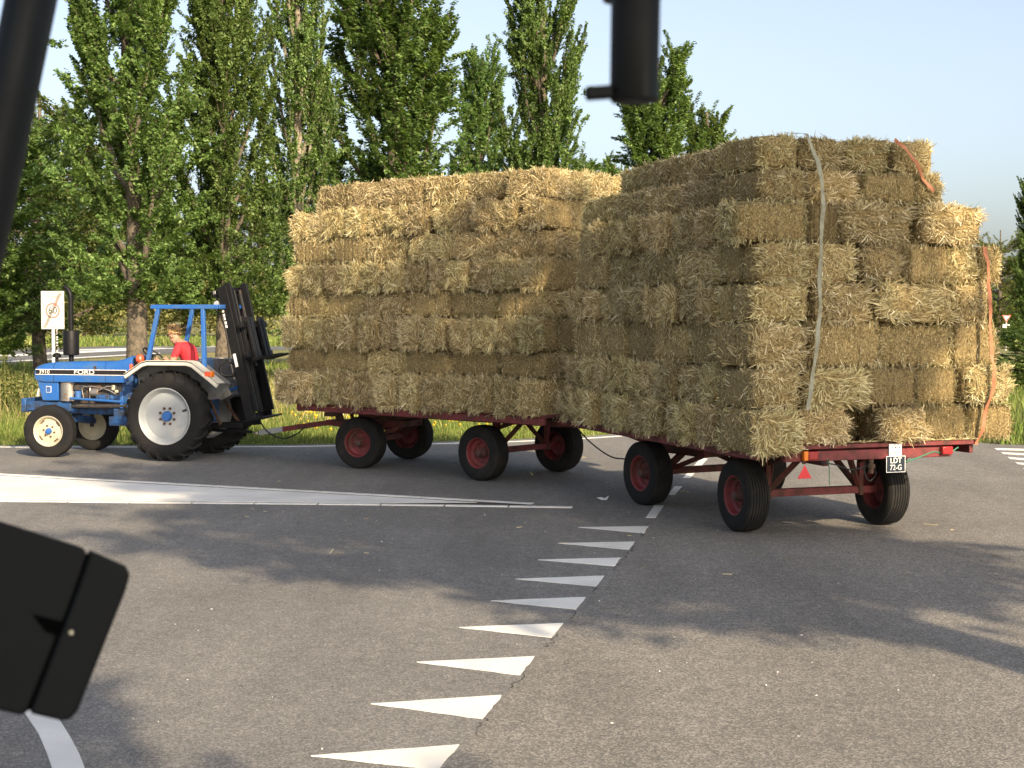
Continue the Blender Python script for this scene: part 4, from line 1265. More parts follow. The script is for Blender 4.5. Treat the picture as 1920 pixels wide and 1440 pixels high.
# nose below the hood: radiator cheeks, grille slats, lamps
for s in (1, -1):
    ck = MB().prism([(2.36, .93), (2.66, .93), (2.76, 1.25), (2.36, 1.25)], 'y', s * .26 - .02, s * .26 + .02).build('nose_panel', blue, tractor, .006)
    MB().box((2.54, s * .283, 1.12), (.10, .004, .11)).build('emblem_frame', MT['decal_white'], ck, .002)
    MB().box((2.54, s * .286, 1.12), (.085, .004, .095)).build('emblem_ground', blue, ck, .002)
    for zz, w in ((1.15, .06), (1.12, .04), (1.09, .02)):
        MB().box((2.54, s * .289, zz), (w, .004, .012)).build('emblem_bar', MT['steel'], ck)
    MB().box((2.775, s * .19, 1.06), (.04, .13, .16), rot=(0, -.25, 0)).build('headlamp', MT['fender_white'], tractor, .02)
for k in range(9):
    y = -.22 + .055 * k
    MB().bar((2.685, y, .94), (2.785, y, 1.26), .022, .03, up=(0, 1, 0)).build('grille_slat', MT['cream'], tractor, .003)
MB().prism([(2.40, .94), (2.65, .94), (2.74, 1.25), (2.40, 1.25)], 'y', -.24, .24).build('radiator', MT['engine'], tractor)
# front support, axle
MB().box((2.60, 0, .82), (.90, .46, .17)).build('front_support', bdirty, tractor, .02)
MB().box((3.03, 0, .84), (.09, .60, .24)).build('front_weight_bracket', bdirty, tractor, .015)
MB().prism([(-.70, .53), (-.60, .60), (-.12, .66), (.12, .66), (.60, .60), (.70, .53), (.66, .47), (.10, .54), (-.10, .54), (-.66, .47)], 'x', 2.20, 2.31).build('front_axle', bdirty, tractor, .01)
for s in (1, -1):
    MB().cyl((2.255, s * .62, .42), (2.255, s * .62, .66), .035, seg=12).build('king_pin', MT['engine'], tractor)
# engine
MB().box((1.70, 0, 1.02), (1.10, .40, .44)).build('engine_block', MT['engine'], tractor, .02)
MB().box((1.72, 0, .76), (1.05, .30, .14)).build('oil_pan', bdirty, tractor, .03)
for s in (1, -1):
    MB().lathe([(-.17, .16), (-.17, .165), (.17, .165), (.17, .16)], 28, c=(2.23, s * .12, 1.09), axis='z').cyl((2.23, s * .12, .93), (2.23, s * .12, 1.25), .158, seg=28).build('air_canister', MT['steel'], tractor)
for k in range(3):
    MB().box((1.98 - .30 * k, .215, 1.15), (.24, .07, .10)).build('manifold_section', MT['rust'] if k == 1 else MT['engine'], tractor, .02)
MB().cyl((1.98, .27, .94), (1.98, .27, 1.10), .055, seg=16).build('oil_filter', blue, tractor, .008)
MB().cyl((1.72, .25, 1.08), (1.58, .25, 1.08), .075, seg=18).build('alternator', MT['steel'], tractor, .008)
MB().box((1.50, .25, .98), (.26, .12, .13)).build('injection_pump', bdirty, tractor, .02)
MB().cyl((1.36, .26, 1.0), (1.20, .24, .92), .05, seg=12).build('filter_housing', bdirty, tractor)
MB().box((1.32, .23, 1.16), (.07, .07, .09)).build('brass_fitting', MT['cream'], tractor, .02)
MB().box((1.26, .24, 1.10), (.06, .05, .05)).build('brass_fitting', MT['cream'], tractor, .015)
for path in ([(1.88, .26, .98), (1.88, .28, 1.16), (1.62, .28, 1.17), (1.40, .27, 1.12), (1.25, .27, 1.05)], [(1.76, .27, .95), (1.74, .29, 1.08), (1.74, .28, 1.16)], [(1.66, .27, 1.02), (1.55, .31, 1.12), (1.42, .29, 1.18), (1.32, .26, 1.18)]):
    m = MB(); curve_tube(m, path, .012); m.build('fuel_pipe', MT['steel'], tractor)
MB().box((1.05, 0, 1.14), (.22, .48, .36)).build('bell_housing_cover', bdirty, tractor, .02)
MB().box((.55, 0, .80), (1.55, .36, .46)).build('transmission', bdirty, tractor, .03)
MB().prism([(.92, .62), (1.28, .62), (1.28, 1.02), (.80, 1.12)], 'y', .18, .32).build('clutch_side_plate', bdirty, tractor, .01)
MB().box((1.12, .30, .60), (.46, .12, .16)).build('step_bracket', bdirty, tractor, .015)
MB().box((.98, .42, .55), (.52, .22, .03)).build('footstep', bdirty, tractor, .008)
MB().cyl((2.10, .33, .975), (1.05, .36, .93), .022, seg=10).build('drag_link', MT['blue'], tractor)
MB().cyl((2.0, .30, .84), (1.02, .34, .86), .035, seg=10).build('steering_cylinder', MT['engine'], tractor)
MB().bar((1.10, .34, .82), (1.10, .34, 1.10), .05, .06).build('steering_arm', MT['blue'], tractor, .006)
MB().cyl((0, -.60, .745), (0, .60, .745), .14, seg=18).build('rear_axle_housing', bdirty, tractor)
MB().box((-.18, 0, .85), (.50, .42, .52)).build('hydraulic_housing', bdirty, tractor, .03)
MB().box((.94, .33, 1.29), (.12, .10, .16)).build('battery_box', bdirty, tractor, .01)
# exhaust and air intake
m = MB(); curve_tube(m, [(2.28, -.02, 1.58), (2.28, -.02, 2.20), (2.28, -.02, 2.62), (2.285, -.02, 2.74), (2.33, -.02, 2.83), (2.39, -.02, 2.88)], .042, 12); m.build('exhaust_pipe', MT['black'], tractor)
MB().lathe([(1.70, .0), (1.70, .115), (1.715, .135), (2.11, .135), (2.125, .128), (2.13, .05), (2.14, .0)], 26, c=(2.28, -.02, 0), axis='z').build('muffler', MT['black'], tractor)
MB().cyl((2.52, .05, 1.56), (2.52, .05, 1.68), .03, seg=12).lathe([(1.665, 0), (1.665, .075), (1.70, .075), (1.735, .05), (1.745, 0)], 18, c=(2.52, .05, 0), axis='z').build('air_precleaner', MT['black'], tractor)
# dash, wheel, seat, fenders, frame
MB().box((.89, 0, 1.52), (.10, .50, .30)).build('dashboard', MT['black'], tractor, .015)
MB().cyl((.84, 0, 1.50), (.70, 0, 1.70), .022, seg=10).build('steering_column', MT['black'], tractor)
m = MB()
rot = Matrix.Translation((.69, 0, 1.715)) @ Matrix.Rotation(-.62, 4, 'Y')
ringp = []
for k in range(28):
    a = 2 * math.pi * k / 28
    c = Vector((math.cos(a), math.sin(a), 0)) * .20
    ringp.append([rot @ (c + (c.normalized() * math.cos(t) + Vector((0, 0, 1)) * math.sin(t)) * .014) for t in [2 * math.pi * j / 8 for j in range(8)]])
m.rings(ringp + [ringp[0]], caps=False)
m.bar(rot @ Vector((-.2, 0, 0)), rot @ Vector((.2, 0, 0)), .025, .012).bar(rot @ Vector((0, -.2, 0)), rot @ Vector((0, .2, 0)), .025, .012)
m.build('steering_wheel', MT['black_matt'], tractor)
MB().box((-.02, 0, 1.30), (.46, .48, .10)).build('seat_cushion', MT['vinyl'], tractor, .035)
MB().prism([(-.30, 1.30), (-.20, 1.30), (-.22, 1.62), (-.27, 1.68), (-.33, 1.66)], 'y', -.24, .24).build('seat_backrest', MT['vinyl'], tractor, .03)
MB().box((-.02, 0, 1.14), (.30, .30, .24)).build('seat_base', MT['black'], tractor, .01)
MB().box((.45, 0, .99), (.95, .92, .04)).build('platform', MT['fender_grey'], tractor, .006)
FP = [(.72, 1.40), (.40, 1.60), (.30, 1.625), (-.42, 1.625), (-.52, 1.60), (-.80, 1.40), (-.98, 1.27)]
def fender(s):
    f = empty('fender', (0, 0, 0), 0, tractor)
    def shell(pts, y0, y1, t, name, mat, bev=.004):
        up = [(x, z + t) for x, z in pts]
        m = MB(); m.prism(pts + up[::-1], 'y', min(y0, y1), max(y0, y1)); return m.build(name, mat, f, bev)
    shell(FP, s * .50, s * .90, .018, 'fender_top', MT['fender_grey'])
    rim = MB()
    inner = [(x * .965, z - .055) for x, z in FP]
    rim.prism(FP + inner[::-1], 'y', min(s * .90, s * .955), max(s * .90, s * .955))
    rim.build('fender_edge', MT['fender_white'], f, .012)
    shell([(x, z + .018) for x, z in FP], s * .70, s * .955, .010, 'fender_cap', MT['fender_white'])
    wall = MB().prism([(x, z) for x, z in FP] + [(-.80, 1.02), (-.40, .98), (.45, .98), (.66, 1.1)], 'y', s * .49 - .008, s * .49 + .008)
    wall.build('fender_wall', MT['fender_grey'], f)
    return f
for s in (1, -1): fender(s)
MB().box((-.80, .90, 1.435), (.09, .10, .085)).build('lamp_bracket', MT['black'], tractor, .006)
MB().box((-.855, .90, 1.44), (.04, .105, .09)).build('rear_indicator', MT['amber'], tractor, .01)
MB().box((-.80, .953, 1.44), (.10, .012, .075)).build('side_indicator', MT['orange_red'], tractor, .004)
MB().lathe([(-.07, 0), (-.065, .04), (-.03, .068), (.02, .07), (.06, .045), (.07, 0)], 18, c=(.60, .62, 1.67), axis='z').build('warning_lamp', MT['orange_red'], tractor)
MB().cyl((.60, .62, 1.50), (.60, .62, 1.61), .015, seg=8).build('lamp_stalk', MT['black'], tractor)
MB().box((.74, .66, 1.52), (.05, .05, .12)).build('front_indicator', MT['orange_red'], tractor, .012)
m = MB()
FZ = 2.51
for s in (1, -1):
    MB().bar((.46, s * .62, 1.60), (.26, s * .60, FZ), .065, .065, up=(0, 1, 0)).build('frame_post', blue, tractor, .006)
    MB().bar((-.60, s * .66, 1.46), (-.55, s * .60, FZ), .065, .065, up=(0, 1, 0)).build('frame_post', blue, tractor, .006)
    MB().box((-.22, s * .60, FZ + .02), (1.22, .075, .07)).build('roof_rail', blue, tractor, .008)
for x in (.31, -.20, -.80):
    MB().box((x, 0, FZ + .02), (.07, 1.12, .068)).build('roof_crossbar', blue, tractor, .008)
# rear linkage
for s in (1, -1):
    MB().bar((-.25, s * .28, .52), (-1.12, s * .36, .58), .035, .08).build('lower_link', MT['black'], tractor, .006)
    MB().bar((-.40, s * .22, 1.12), (-.72, s * .34, .58), .03, .05).build('lift_rod', MT['rust'], tractor, .005)
    MB().bar((-.20, s * .20, 1.16), (-.48, s * .23, 1.13), .05, .07).build('lift_arm', bdirty, tractor, .006)
MB().bar((-.40, 0, 1.02), (-1.05, 0, 1.25), .045, .045).build('top_link', MT['blue'], tractor, .006)
MB().bar((-.4, 0, .46), (-1.12, 0, .44), .09, .045).build('drawbar_hitch', MT['black'], tractor, .006)
MB().box((-.62, -.1, 1.1), (.24, .3, .22), rot=(0, .5, 0)).build('guard_plate', MT['fender_grey'], tractor, .01)

# wheels
RW_R, RW_W = .75, .36
def rear_profile():
    h = RW_W / 2
    return [(-h * .62, .44), (-h * .82, .46), (-h * .98, .54), (-h, .60), (-h * .93, .665), (-h * .72, .702), (0, .715), (h * .72, .702), (h * .93, .665), (h, .60), (h * .98, .54), (h * .82, .46), (h * .62, .44)]
ME_RT = MB().lathe(rear_profile(), 64, closed=True).mesh('tyre', MT['tyre'], 40)
m = MB()
h = RW_W / 2
# one slanted lug running from the centre line to the shoulder
def lug(sgn):
    m = MB()
    pth = [(.0, .02, .712), (.05, .35, .710), (.12, .75, .700), (.165, .98, .655), (.175, 1.01, .61)]
    rings = []
    for a, f, r in pth:
        wv = .028
        top = r + .038
        ring = []
        for (da, rr) in ((-wv, r - .02), (wv, r - .02), (wv * .7, top), (-wv * .7, top)):
            ang = a * 1.25 + da
            ring.append(Vector((rr * math.cos(ang), sgn * h * f, rr * math.sin(ang))))
        rings.append(ring)
    return m.rings(rings).mesh('lug', MT['tyre'], 30)
ME_LUG = {1: lug(1), -1: lug(-1)}
m = MB().lathe([(.13, .445), (.165, .470), (.172, .462), (.155, .440), (.12, .425), (.085, .405), (.06, .385), (.075, .30), (.055, .18), (.05, .10), (.05, .0)], 56)
m.lathe([(.045, .0), (.03, .2), (.05, .38), (-.10, .42), (-.16, .468), (-.165, .462), (-.13, .445)], 56)
ME_RRIM = m.mesh('rim', MT['white'], 32)
ME_RHUB = MB().lathe([(.045, .085), (.10, .082), (.115, .07), (.118, 0)], 20).mesh('hub', MT['blue'], 40)
ME_RHOLE = MB().lathe([(.0, 0), (.0, .022), (.02, .022), (.02, .012), (.022, 0)], 10).mesh('wheel_bolt', MT['rust'], 40)
def rear_wheel(s, spin):
    w = empty('rear_wheel', (0, s * .76, RW_R - .012), 0, tractor)
    f = 0 if s > 0 else math.pi
    link('tyre', ME_RT, w)
    link('rim', ME_RRIM, w, rot=(0, spin, f)); link('hub', ME_RHUB, w, rot=(0, 0, f))
    for k in range(21):
        for t in (1, -1):
            a = 2 * math.pi * (k + (.5 if t < 0 else 0)) / 21 + spin
            link('lug', ME_LUG[t], w, rot=(0, -a, 0))
    for k in range(8):
        a = 2 * math.pi * (k + .5) / 8
        link('wheel_bolt', ME_RHOLE, w, (.135 * math.cos(a), s * .055, .135 * math.sin(a)), rot=(0, 0, f))
    MB().box((-.325 , s * .085, .10), (.07, .03, .03), rot=(0, .3, 0)).build('valve_slot', MT['black_matt'], w, .008)
    return w
rear_wheel(1, .2); rear_wheel(-1, .5)
FW_R = .445
m = MB().lathe(tyre_profile(FW_R, .21, .245, 3, .025), 52, closed=True); ME_FT = m.mesh('tyre', MT['tyre'], 28)
m = MB().lathe([(.075, .243), (.092, .260), (.098, .255), (.085, .235), (.06, .225), (.03, .205), (.045, .165), (.04, .11), (.055, .06), (.055, 0)], 44)
m.lathe([(.05, 0), (.02, .15), (.0, .2), (-.06, .225), (-.09, .258), (-.095, .252), (-.075, .243)], 44)
ME_FR = m.mesh('rim', MT['cream'], 32)
ME_FH = MB().lathe([(.05, .055), (.09, .05), (.115, .038), (.12, 0)], 18).mesh('hub', MT['blue'], 40)
ME_SLOT = MB().box((0, 0, 0), (.085, .014, .022)).mesh('rim_slot', MT['rust'], 30)
def front_wheel(s, steer):
    w = empty('front_wheel', (2.255, s * .70, FW_R - .004), steer, tractor)
    f = 0 if s > 0 else math.pi
    link('tyre', ME_FT, w); link('rim', ME_FR, w, rot=(0, .3, f)); link('hub', ME_FH, w, rot=(0, 0, f))
    for k in range(6):
        a = 2 * math.pi * (k + .2) / 6
        link('wheel_bolt', ME_RHOLE, w, (.095 * math.cos(a), s * .045, .095 * math.sin(a)), rot=(0, 0, f)).scale = (.7, 1, .7)
    for k in range(4):
        a = 2 * math.pi * k / 4 + .9
        link('rim_slot', ME_SLOT, w, (.19 * math.cos(a), s * .036, .19 * math.sin(a)), rot=(0, -a + math.pi / 2, 0))
front_wheel(1, .14); front_wheel(-1, .14)

# ------------------------------------------------------------------ lift mast on the tractor's rear linkage
mast = empty('lift_mast', TLOC, TR)
tag(mast, 'black forklift mast mounted on the back of the tractor', 'lift mast')
TM_ = Matrix.Translation((-1.27, 0, .66)) @ Matrix.Rotation(math.radians(13.0), 4, 'Y')
blk = MT['black']
def K(name, m, mat=None, bev=.005, parent=None):
    m.xf = TM_
    return m.build(name, mat or blk, parent or mast, bev)
for s in (1, -1):
    # outer channel: web and two flanges
    K('outer_channel', MB().prism([(-.085, .36), (.085, .36), (.085, .30), (.065, .30), (.065, .345), (-.065, .345), (-.065, .30), (-.085, .30)] if s > 0 else [(-.085, -.36), (-.085, -.30), (-.065, -.30), (-.065, -.345), (.065, -.345), (.065, -.30), (.085, -.30), (.085, -.36)], 'z', 0, 2.26))
    K('inner_channel', MB().prism([(-.15, s * .335), (-.15, s * .28), (-.03, s * .28), (-.03, s * .335)], 'z', .12, 2.30))
    K('lift_chain', MB().box((-.05, s * .20, 1.55), (.035, .03, 1.3)), MT['engine'], .003)
K('lift_cylinder', MB().cyl((-.04, .0, .10), (-.04, 0, 1.75), .05, seg=16).cyl((-.04, 0, 1.75), (-.04, 0, 2.2), .03, seg=14))
for zz, hh in ((.06, .12), (.75, .09), (2.22, .08)):
    K('mast_crossbar', MB().box((.05, 0, zz), (.06, .70, hh)))
K('foot_plate', MB().box((-.06, 0, .01), (.36, .78, .03)))
K('carriage_plate', MB().box((-.185, .29, 1.30), (.07, .035, .62)))
K('carriage_plate', MB().box((-.185, -.29, 1.30), (.07, .035, .62)))
for zz in (1.56, 1.06):
    K('carriage_bar', MB().box((-.245, 0, zz), (.05, .98, .10)))
K('carriage_post', MB().bar((-.215, .12, 1.06), (-.215, .12, 1.56), .04, .07))
for s in (1, -1):
    for yo in (.14, .27):
        f = K('fork', MB().prism([(-.275, 1.68), (-.315, 1.68), (-.325, 1.0), (-.72, .975), (-.72, .955), (-.30, .945), (-.275, .97)], 'y', s * yo - .045, s * yo + .045), None, .004)
K('valve_block', MB().box((.16, .22, 2.18), (.16, .12, .10)))
K('valve_cap', MB().box((.18, .27, 2.20), (.05, .05, .06)), MT['steel'])
K('work_lamp', MB().lathe([(-.04, 0), (-.04, .035), (.03, .06), (.035, .055), (.035, 0)], 16, c=(.17, .28, 2.0)), MT['white'], 0)
K('warning_sticker', MB().box((.03, .3625, 1.02), (.05, .003, .22)), MT['decal_white'], 0)
for zz, w in ((1.86, .030), (1.79, .034), (1.73, .026), (1.66, .034), (1.60, .034)):
    K('mast_marking', MB().box((.06, .3625, zz), (w, .003, .045)), MT['decal_white'], 0)
for path in ([(.15, .25, 2.15), (.22, .27, 1.95), (.16, .28, 1.75), (.08, .38, 1.55), (.10, .38, 1.25), (.16, .36, 1.05), (.32, .33, 1.0), (.36, .3, .86), (.22, .28, .80), (.10, .25, .86)], [(.12, .2, .95), (.28, .24, 1.06), (.40, .25, .95), (.34, .24, .82), (.15, .2, .78)]):
    m = MB(); curve_tube(m, path, .016); K('hydraulic_hose', m, MT['rubber'], 0)
K('mounting_frame', MB().bar((.08, .30, .55), (.08, -.30, .55), .09, .12).bar((.08, .0, .55), (.14, .0, 1.0), .08, .10))

# ------------------------------------------------------------------ driver
def person():
    root = empty('person', TLOC, TR)
    tag(root, 'young driver in a red T-shirt leaning forward on the tractor seat', 'person')
    J = {'pelvis': ((-.06, 0, 1.44), .135), 'belly': ((-.05, 0, 1.56), .14), 'chest': ((.03, 0, 1.73), .165), 'upper': ((.13, 0, 1.87), .115),
         'neck': ((.215, 0, 1.945), .064), 'jaw': ((.28, .005, 1.985), .068), 'head': ((.305, .01, 2.07), .094), 'crown': ((.295, .01, 2.14), .08),
         'chin': ((.355, .02, 1.97), .032), 'nose': ((.408, .025, 2.04), .014), 'brow': ((.378, .02, 2.08), .045)}
    E = [('pelvis', 'belly'), ('belly', 'chest'), ('chest', 'upper'), ('upper', 'neck'), ('neck', 'jaw'), ('jaw', 'head'), ('head', 'crown'), ('jaw', 'chin'), ('head', 'brow'), ('brow', 'nose')]
    for s, n in ((1, 'L'), (-1, 'R')):
        hand = (.56, s * .15, 1.62)
        J.update({n + 'sh': ((.11, s * .185, 1.86), .082), n + 'el': ((.20, s * .28, 1.60), .052), n + 'mid': ((.23, s * .275, 1.575), .047), n + 'wr': ((.46, s * .18, 1.60), .030), n + 'palm': ((.53, s * .155, 1.635), .028),
                  n + 'hip': ((.03, s * .11, 1.41), .10), n + 'kn': ((.45, s * .20, 1.42), .070), n + 'calf': ((.52, s * .21, 1.26), .062), n + 'an': ((.56, s * .22, 1.08), .045), n + 'toe': ((.72, s * .23, 1.045), .035)})
        E += [('upper', n + 'sh'), (n + 'sh', n + 'el'), (n + 'el', n + 'mid'), (n + 'mid', n + 'wr'), (n + 'wr', n + 'palm'), ('pelvis', n + 'hip'), (n + 'hip', n + 'kn'), (n + 'kn', n + 'calf'), (n + 'calf', n + 'an'), (n + 'an', n + 'toe')]
        for fi, (dx, dz, dy) in enumerate(((.055, .03, -.012), (.060, .022, -.002), (.058, .012, .008), (.05, .0, .016), (.02, .045, .0))):
            p0 = Vector(J[n + 'palm'][0]); p1 = p0 + Vector((dx, s * dy, dz)); p2 = p1 + Vector((-.005, s * dy * .3, -.028 if fi < 4 else .015))
            J[f'{n}f{fi}a'] = (tuple(p1), .0095); J[f'{n}f{fi}b'] = (tuple(p2), .008)
            E += [(n + 'palm', f'{n}f{fi}a'), (f'{n}f{fi}a', f'{n}f{fi}b')]
    keys = list(J); ix = {k: i for i, k in enumerate(keys)}
    me = bpy.data.meshes.new('body_skeleton')
    me.from_pydata([J[k][0] for k in keys], [(ix[a], ix[b]) for a, b in E], [])
    t = bpy.data.objects.new('body_skeleton', me); COL.objects.link(t)
    t.modifiers.new('skin', 'SKIN')
    sv = me.skin_vertices[0].data
    for k in keys: sv[ix[k]].radius = (J[k][1], J[k][1])
    for k in keys: sv[ix[k]].use_root = (k == 'pelvis')
    for k in ('belly', 'chest', 'pelvis'): sv[ix[k]].radius = (J[k][1] * .82, J[k][1] * 1.05)
    sub = t.modifiers.new('sub', 'SUBSURF'); sub.levels = 2; sub.render_levels = 2
    bpy.context.view_layer.update()
    body = bpy.data.meshes.new_from_object(t.evaluated_get(bpy.context.evaluated_depsgraph_get()))
    bpy.data.objects.remove(t)
    body.name = 'body'
    body.materials.clear()
    for m in ('skin', 'shirt', 'trousers', 'tyre'): body.materials.append(MT[m])
    for p in body.polygons:
        c = p.center
        mi = 0
        if c.z < 1.475 and c.x < .60: mi = 2
        if c.z < 1.11: mi = 3
        if c.z >= 1.455 and c.z < 1.945 - .15 * (c.x - .12) and c.x < .30 and (abs(c.y) < .2 or c.z > 1.69): mi = 1
        if c.x > .20 and c.z > 1.455 and abs(c.y) > .13 and c.z < 1.69: mi = 0
        if c.z > 1.95: mi = 0
        p.material_index = mi
        p.use_smooth = True
    b = link('body', body, root)
    # hair: short tousled tufts on top, cropped sides
    rg = np.random.default_rng(4)
    hc = Vector((.29, .01, 2.08))
    hm = MB()
    for k in range(420):
        d = Vector(rg.normal(0, 1, 3)); d.z = abs(d.z) if rg.uniform() < .8 else d.z; d.normalize()
        if d.x > .55 and d.z < .45: continue
        if d.z < -.25 or (d.z < 0 and d.x > -.1): continue
        base = hc + Vector((d.x * .105, d.y * .092, d.z * .118))
        L = (.055 if d.z > .35 else .022) * rg.uniform(.6, 1.3)
        up = (d + Vector((rg.normal(0, .45), rg.normal(0, .45), .35))).normalized()
        a, bb = frame_from(up)
        w = .012
        mid = base + up * L * .6 + a * rg.normal(0, .008); tip = base + up * L + Vector((.02, 0, -.01)) * rg.uniform(0, 1)
        base = base - d * .012
        hm.rings([[base - a * w, base + bb * w, base + a * w, base - bb * w], [mid - a * w * .8, mid + bb * w * .8, mid + a * w * .8, mid - bb * w * .8], [tip - a * .002, tip + bb * .002, tip + a * .002, tip - bb * .002]])
    ho = hm.build('hair', MT['hair'], root, angle=60); ho['kind'] = 'stuff'
    for s in (1, -1):
        MB().lathe([(-.008, 0), (-.006, .008), (0, .011), (.006, .008), (.008, 0)], 10, c=(.387, .02 + s * .032, 2.058)).build('eye', MT['eye'], root)
        e = MB().lathe([(-.012, 0), (-.010, .016), (.002, .026), (.008, .022), (.004, .012), (.004, 0)], 14, c=(.28, .01 + s * .092, 2.042)); e.build('ear', MT['skin'], root)
    MB().box((.381, .022, 1.994), (.012, .040, .008)).build('mouth', M('lips', (.36, .13, .11), .5), root, .003)
    return root
person()

# ------------------------------------------------------------------ signs and small roadside things
sg = empty('speed_zone_sign', (AT(99, 600, 31.8).x, 31.8, -.03), math.radians(8))
tag(sg, 'white rectangular end of 60 zone sign on a post behind the tractor hood', 'sign')
pw, ph_ = .46, .78
zc = AT(99, 581.5, 31.8).z + .03
pan = MB().box((0, 0, zc), (pw, .012, ph_)).build('panel', MT['sign_white'], sg, .02)
def flat(name, pts, y, mat):
    n = len(pts)
    m = MB().add([(a, y, b + zc) for a, b in pts] + [(a, y + .002, b + zc) for a, b in pts], [tuple(range(n))] + [tuple(reversed(range(n, 2 * n)))] + [(i, n + i, n + (i + 1) % n, (i + 1) % n) for i in range(n)])
    return m.build(name, mat, pan, angle=0)
for (x0, z0, x1, z1) in ((-.20, .355, .20, .362), (-.20, -.362, .20, -.355), (-.203, -.36, -.197, .36), (.197, -.36, .203, .36)):
    flat('sign_border', [(x0, z0), (x1, z0), (x1, z1), (x0, z1)], -.009, MT['sign_ink'])
rn = MB(); seg = 40
vs = []; fs = []
for k in range(seg):
    a = 2 * math.pi * k / seg
    for r in (.145, .112): vs.append((r * math.cos(a), -.009, -.01 + r * math.sin(a) * 1.12 + zc))
for k in range(seg):
    k2 = (k + 1) % seg; fs.append((2 * k, 2 * k2, 2 * k2 + 1, 2 * k + 1))
MB().add(vs, fs).build('sign_ring', MT['sign_faded'], pan, angle=0)
SM = lambda z: Matrix(((1, 0, 0, 0), (0, 0, -1, -.010), (0, 1, 0, z), (0, 0, 0, 1)))
text_obj('sign_number', '60', .20, MT['sign_ink'], pan, SM(zc - .012), sx=.92, offset=.002)
text_obj('sign_word', 'ZONE', .085, MT['sign_faded'], pan, SM(zc + .27))
for k, o_ in enumerate((-.022, .0, .022)):
    flat('cancel_line', [(-.163 + o_, -.345), (-.149 + o_, -.345), (.163 + o_, .345), (.149 + o_, .345)], -.0125, MT['sign_ink'])
for o_ in (-.010, .010):
    flat('cancel_line', [(.035 + o_, .075), (.047 + o_, .075), (.118 + o_, .228), (.106 + o_, .228)], -.0155, MT['sign_red'])
MB().cyl((0, .035, 0), (0, .035, zc + .3), .035, seg=14).build('post', MT['post'], sg)
for zz in (.2, -.2): MB().box((0, .02, zc + zz), (.12, .03, .03)).build('clamp', MT['post'], sg)

o = empty('information_board', (AT(92, 640, 100).x, 100, -.03))
tag(o, 'small white board on two thin posts behind the zone sign', 'sign')
for px in (81, 107):
    x = AT(px, 640, 100).x - o.location.x
    MB().cyl((x, 0, 0), (x, 0, 2.0), .055, seg=8).build('post', MT['sign_white'], o)
MB().box((AT(88, 640, 100).x - o.location.x, -.07, 1.75), (1.1, .04, .55)).build('panel', MT['sign_white'], o, .01)
o = empty('give_way_sign', (AT(1887, 600, 105).x, 105, -.03))
tag(o, 'tiny red and white inverted triangle sign far off at right', 'sign')
zc2 = AT(1887, 597, 105).z + .03
MB().prism([(-.3, zc2 + .22), (.3, zc2 + .22), (0, zc2 - .28)], 'y', -.02, 0).build('panel', MT['sign_red'], o)
MB().prism([(-.20, zc2 + .16), (.20, zc2 + .16), (0, zc2 - .16)], 'y', -.026, -.021).build('sign_face', MT['sign_white'], o)
MB().box((0, -.01, zc2 - .52), (.5, .02, .24)).build('sub_panel', MT['sign_white'], o)
MB().cyl((0, .04, 0), (0, .04, zc2), .04, seg=8).build('post', MT['post'], o)
o = empty('marker_post', (AT(641, 780, 33.5).x, 33.5, -.03))
tag(o, 'short white roadside marker post under the front wagon deck', 'post')
MB().box((0, 0, .33), (.09, .05, .66)).build('post_body', MT['sign_white'], o, .012)
MB().box((0, -.027, .54), (.05, .006, .10)).build('reflector', MT['red_lens'], o)
# scrap of paper on the road
p = G(1130, 938)
m = MB().add([(p.x - .08, p.y + .02, .03), (p.x - .01, p.y - .02, .006), (p.x + .03, p.y + .03, .02), (p.x + .085, p.y + .04, .055), (p.x + .05, p.y - .03, .006), (p.x - .02, p.y + .06, .035)],
             [(0, 1, 2), (1, 4, 2), (2, 4, 3), (0, 2, 5)])
o = m.build('paper_scrap', MT['paper'], angle=0)
s_ = o.modifiers.new('s', 'SOLIDIFY'); s_.thickness = .002
tag(o, 'crumpled white paper scrap lying on the dark road', 'paper')

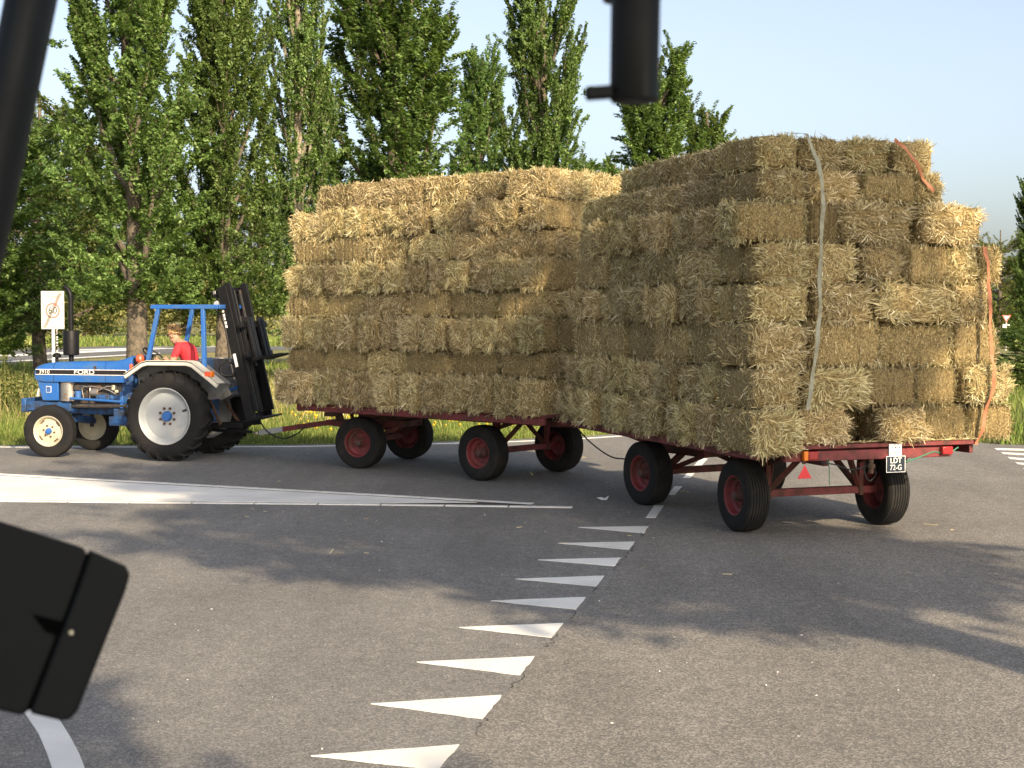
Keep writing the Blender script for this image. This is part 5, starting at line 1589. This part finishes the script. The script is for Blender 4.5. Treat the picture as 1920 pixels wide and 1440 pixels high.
# ------------------------------------------------------------------ fittings of the vehicle the picture is taken from
cabm = MT['cab_black']
a0, a1 = AT(98, -140, 1.8), AT(-46, 560, 1.75)
pil = MB()
pts = [AT(80, -140, 1.85), AT(58, 0, 1.82), AT(10, 240, 1.80), AT(-36, 470, 1.78), AT(-80, 640, 1.76)]
wd = [.030, .029, .028, .027, .026]
rings = []
for p, w in zip(pts, wd):
    rings.append([p + Vector((math.cos(t) * w, math.sin(t) * w * 1.3, 0)) for t in [2 * math.pi * k / 20 for k in range(20)]])
pil.rings(rings)
tag(pil.build('window_pillar', cabm, angle=40), 'dark out-of-focus window pillar slanting down the left edge', 'pillar')
mir = empty('wing_mirror', AT(60, 1200, 1.8))
tag(mir, 'dark blurred mirror housing filling the lower left corner', 'mirror')
def mp(px, py, d): return AT(px, py, d) - mir.location
def housing(poly, d0, d1, name, mat, bev):
    n = len(poly)
    m = MB().add([mp(x, y, d0) for x, y in poly] + [mp(60 + (x - 60) * .9, 1180 + (y - 1180) * .9, d1) for x, y in poly],
                 [tuple(range(n)), tuple(reversed(range(n, 2 * n)))] + [(i, n + i, n + (i + 1) % n, (i + 1) % n) for i in range(n)])
    return m.build(name, mat, mir, bev, 40)
housing([(-220, 930), (0, 976), (158, 1026), (164, 1040), (134, 1130), (52, 1334), (40, 1342), (-220, 1280)], 1.80, 1.88, 'housing_back', cabm, .004)
housing([(150, 1034), (180, 1046), (150, 1132), (66, 1334), (44, 1330), (128, 1130)], 1.803, 1.87, 'housing_seam', MT['hollow_shade'], 0)
housing([(166, 1029), (236, 1060), (245, 1076), (236, 1108), (146, 1334), (130, 1350), (116, 1352), (56, 1338), (137, 1131), (169, 1042)], 1.795, 1.88, 'housing_edge', cabm, .004)
MB().cyl(mp(134, 1186, 1.797), mp(134, 1186, 1.785), .0028, seg=14).build('screw', MT['cream'], mir)
MB().add([mp(x, y, 1.797) for x, y in ((60, 1152), (126, 1168), (112, 1196), (84, 1184))] + [mp(x, y, 1.799) for x, y in ((60, 1152), (126, 1168), (112, 1196), (84, 1184))], [(0, 1, 2, 3), (7, 6, 5, 4), (0, 4, 5, 1), (1, 5, 6, 2), (2, 6, 7, 3), (3, 7, 4, 0)]).build('painted_recess', MT['hollow_shade'], mir)  # flat plate whose near-black colour stands in for a shaded hollow
MB().cyl(mp(-60, 1230, 1.86), mp(-700, 1420, 1.9), .014, seg=12).build('arm', cabm, mir)
hg = empty('hanging_fitting', AT(1190, 0, 1.5))
tag(hg, 'black cylinder with a side tab hanging into the top of the view', 'fitting')
def hp(px, py, d): return AT(px, py, d) - hg.location
r_ = 46 / F_PX * 1.5
MB().tube([hp(1193, -120, 1.5), hp(1192, 0, 1.5), hp(1189, 186, 1.5), hp(1189, 192, 1.5)], [r_, r_, r_ * .99, r_ * .9], 28).build('cylinder', cabm, hg)
MB().bar(hp(1150, 172, 1.49), hp(1097, 176, 1.49), .012, .013).build('side_tab', cabm, hg, .003)
MB().box(hp(1188, -60, 1.5), (.058, .06, .06)).build('bracket', cabm, hg, .006)
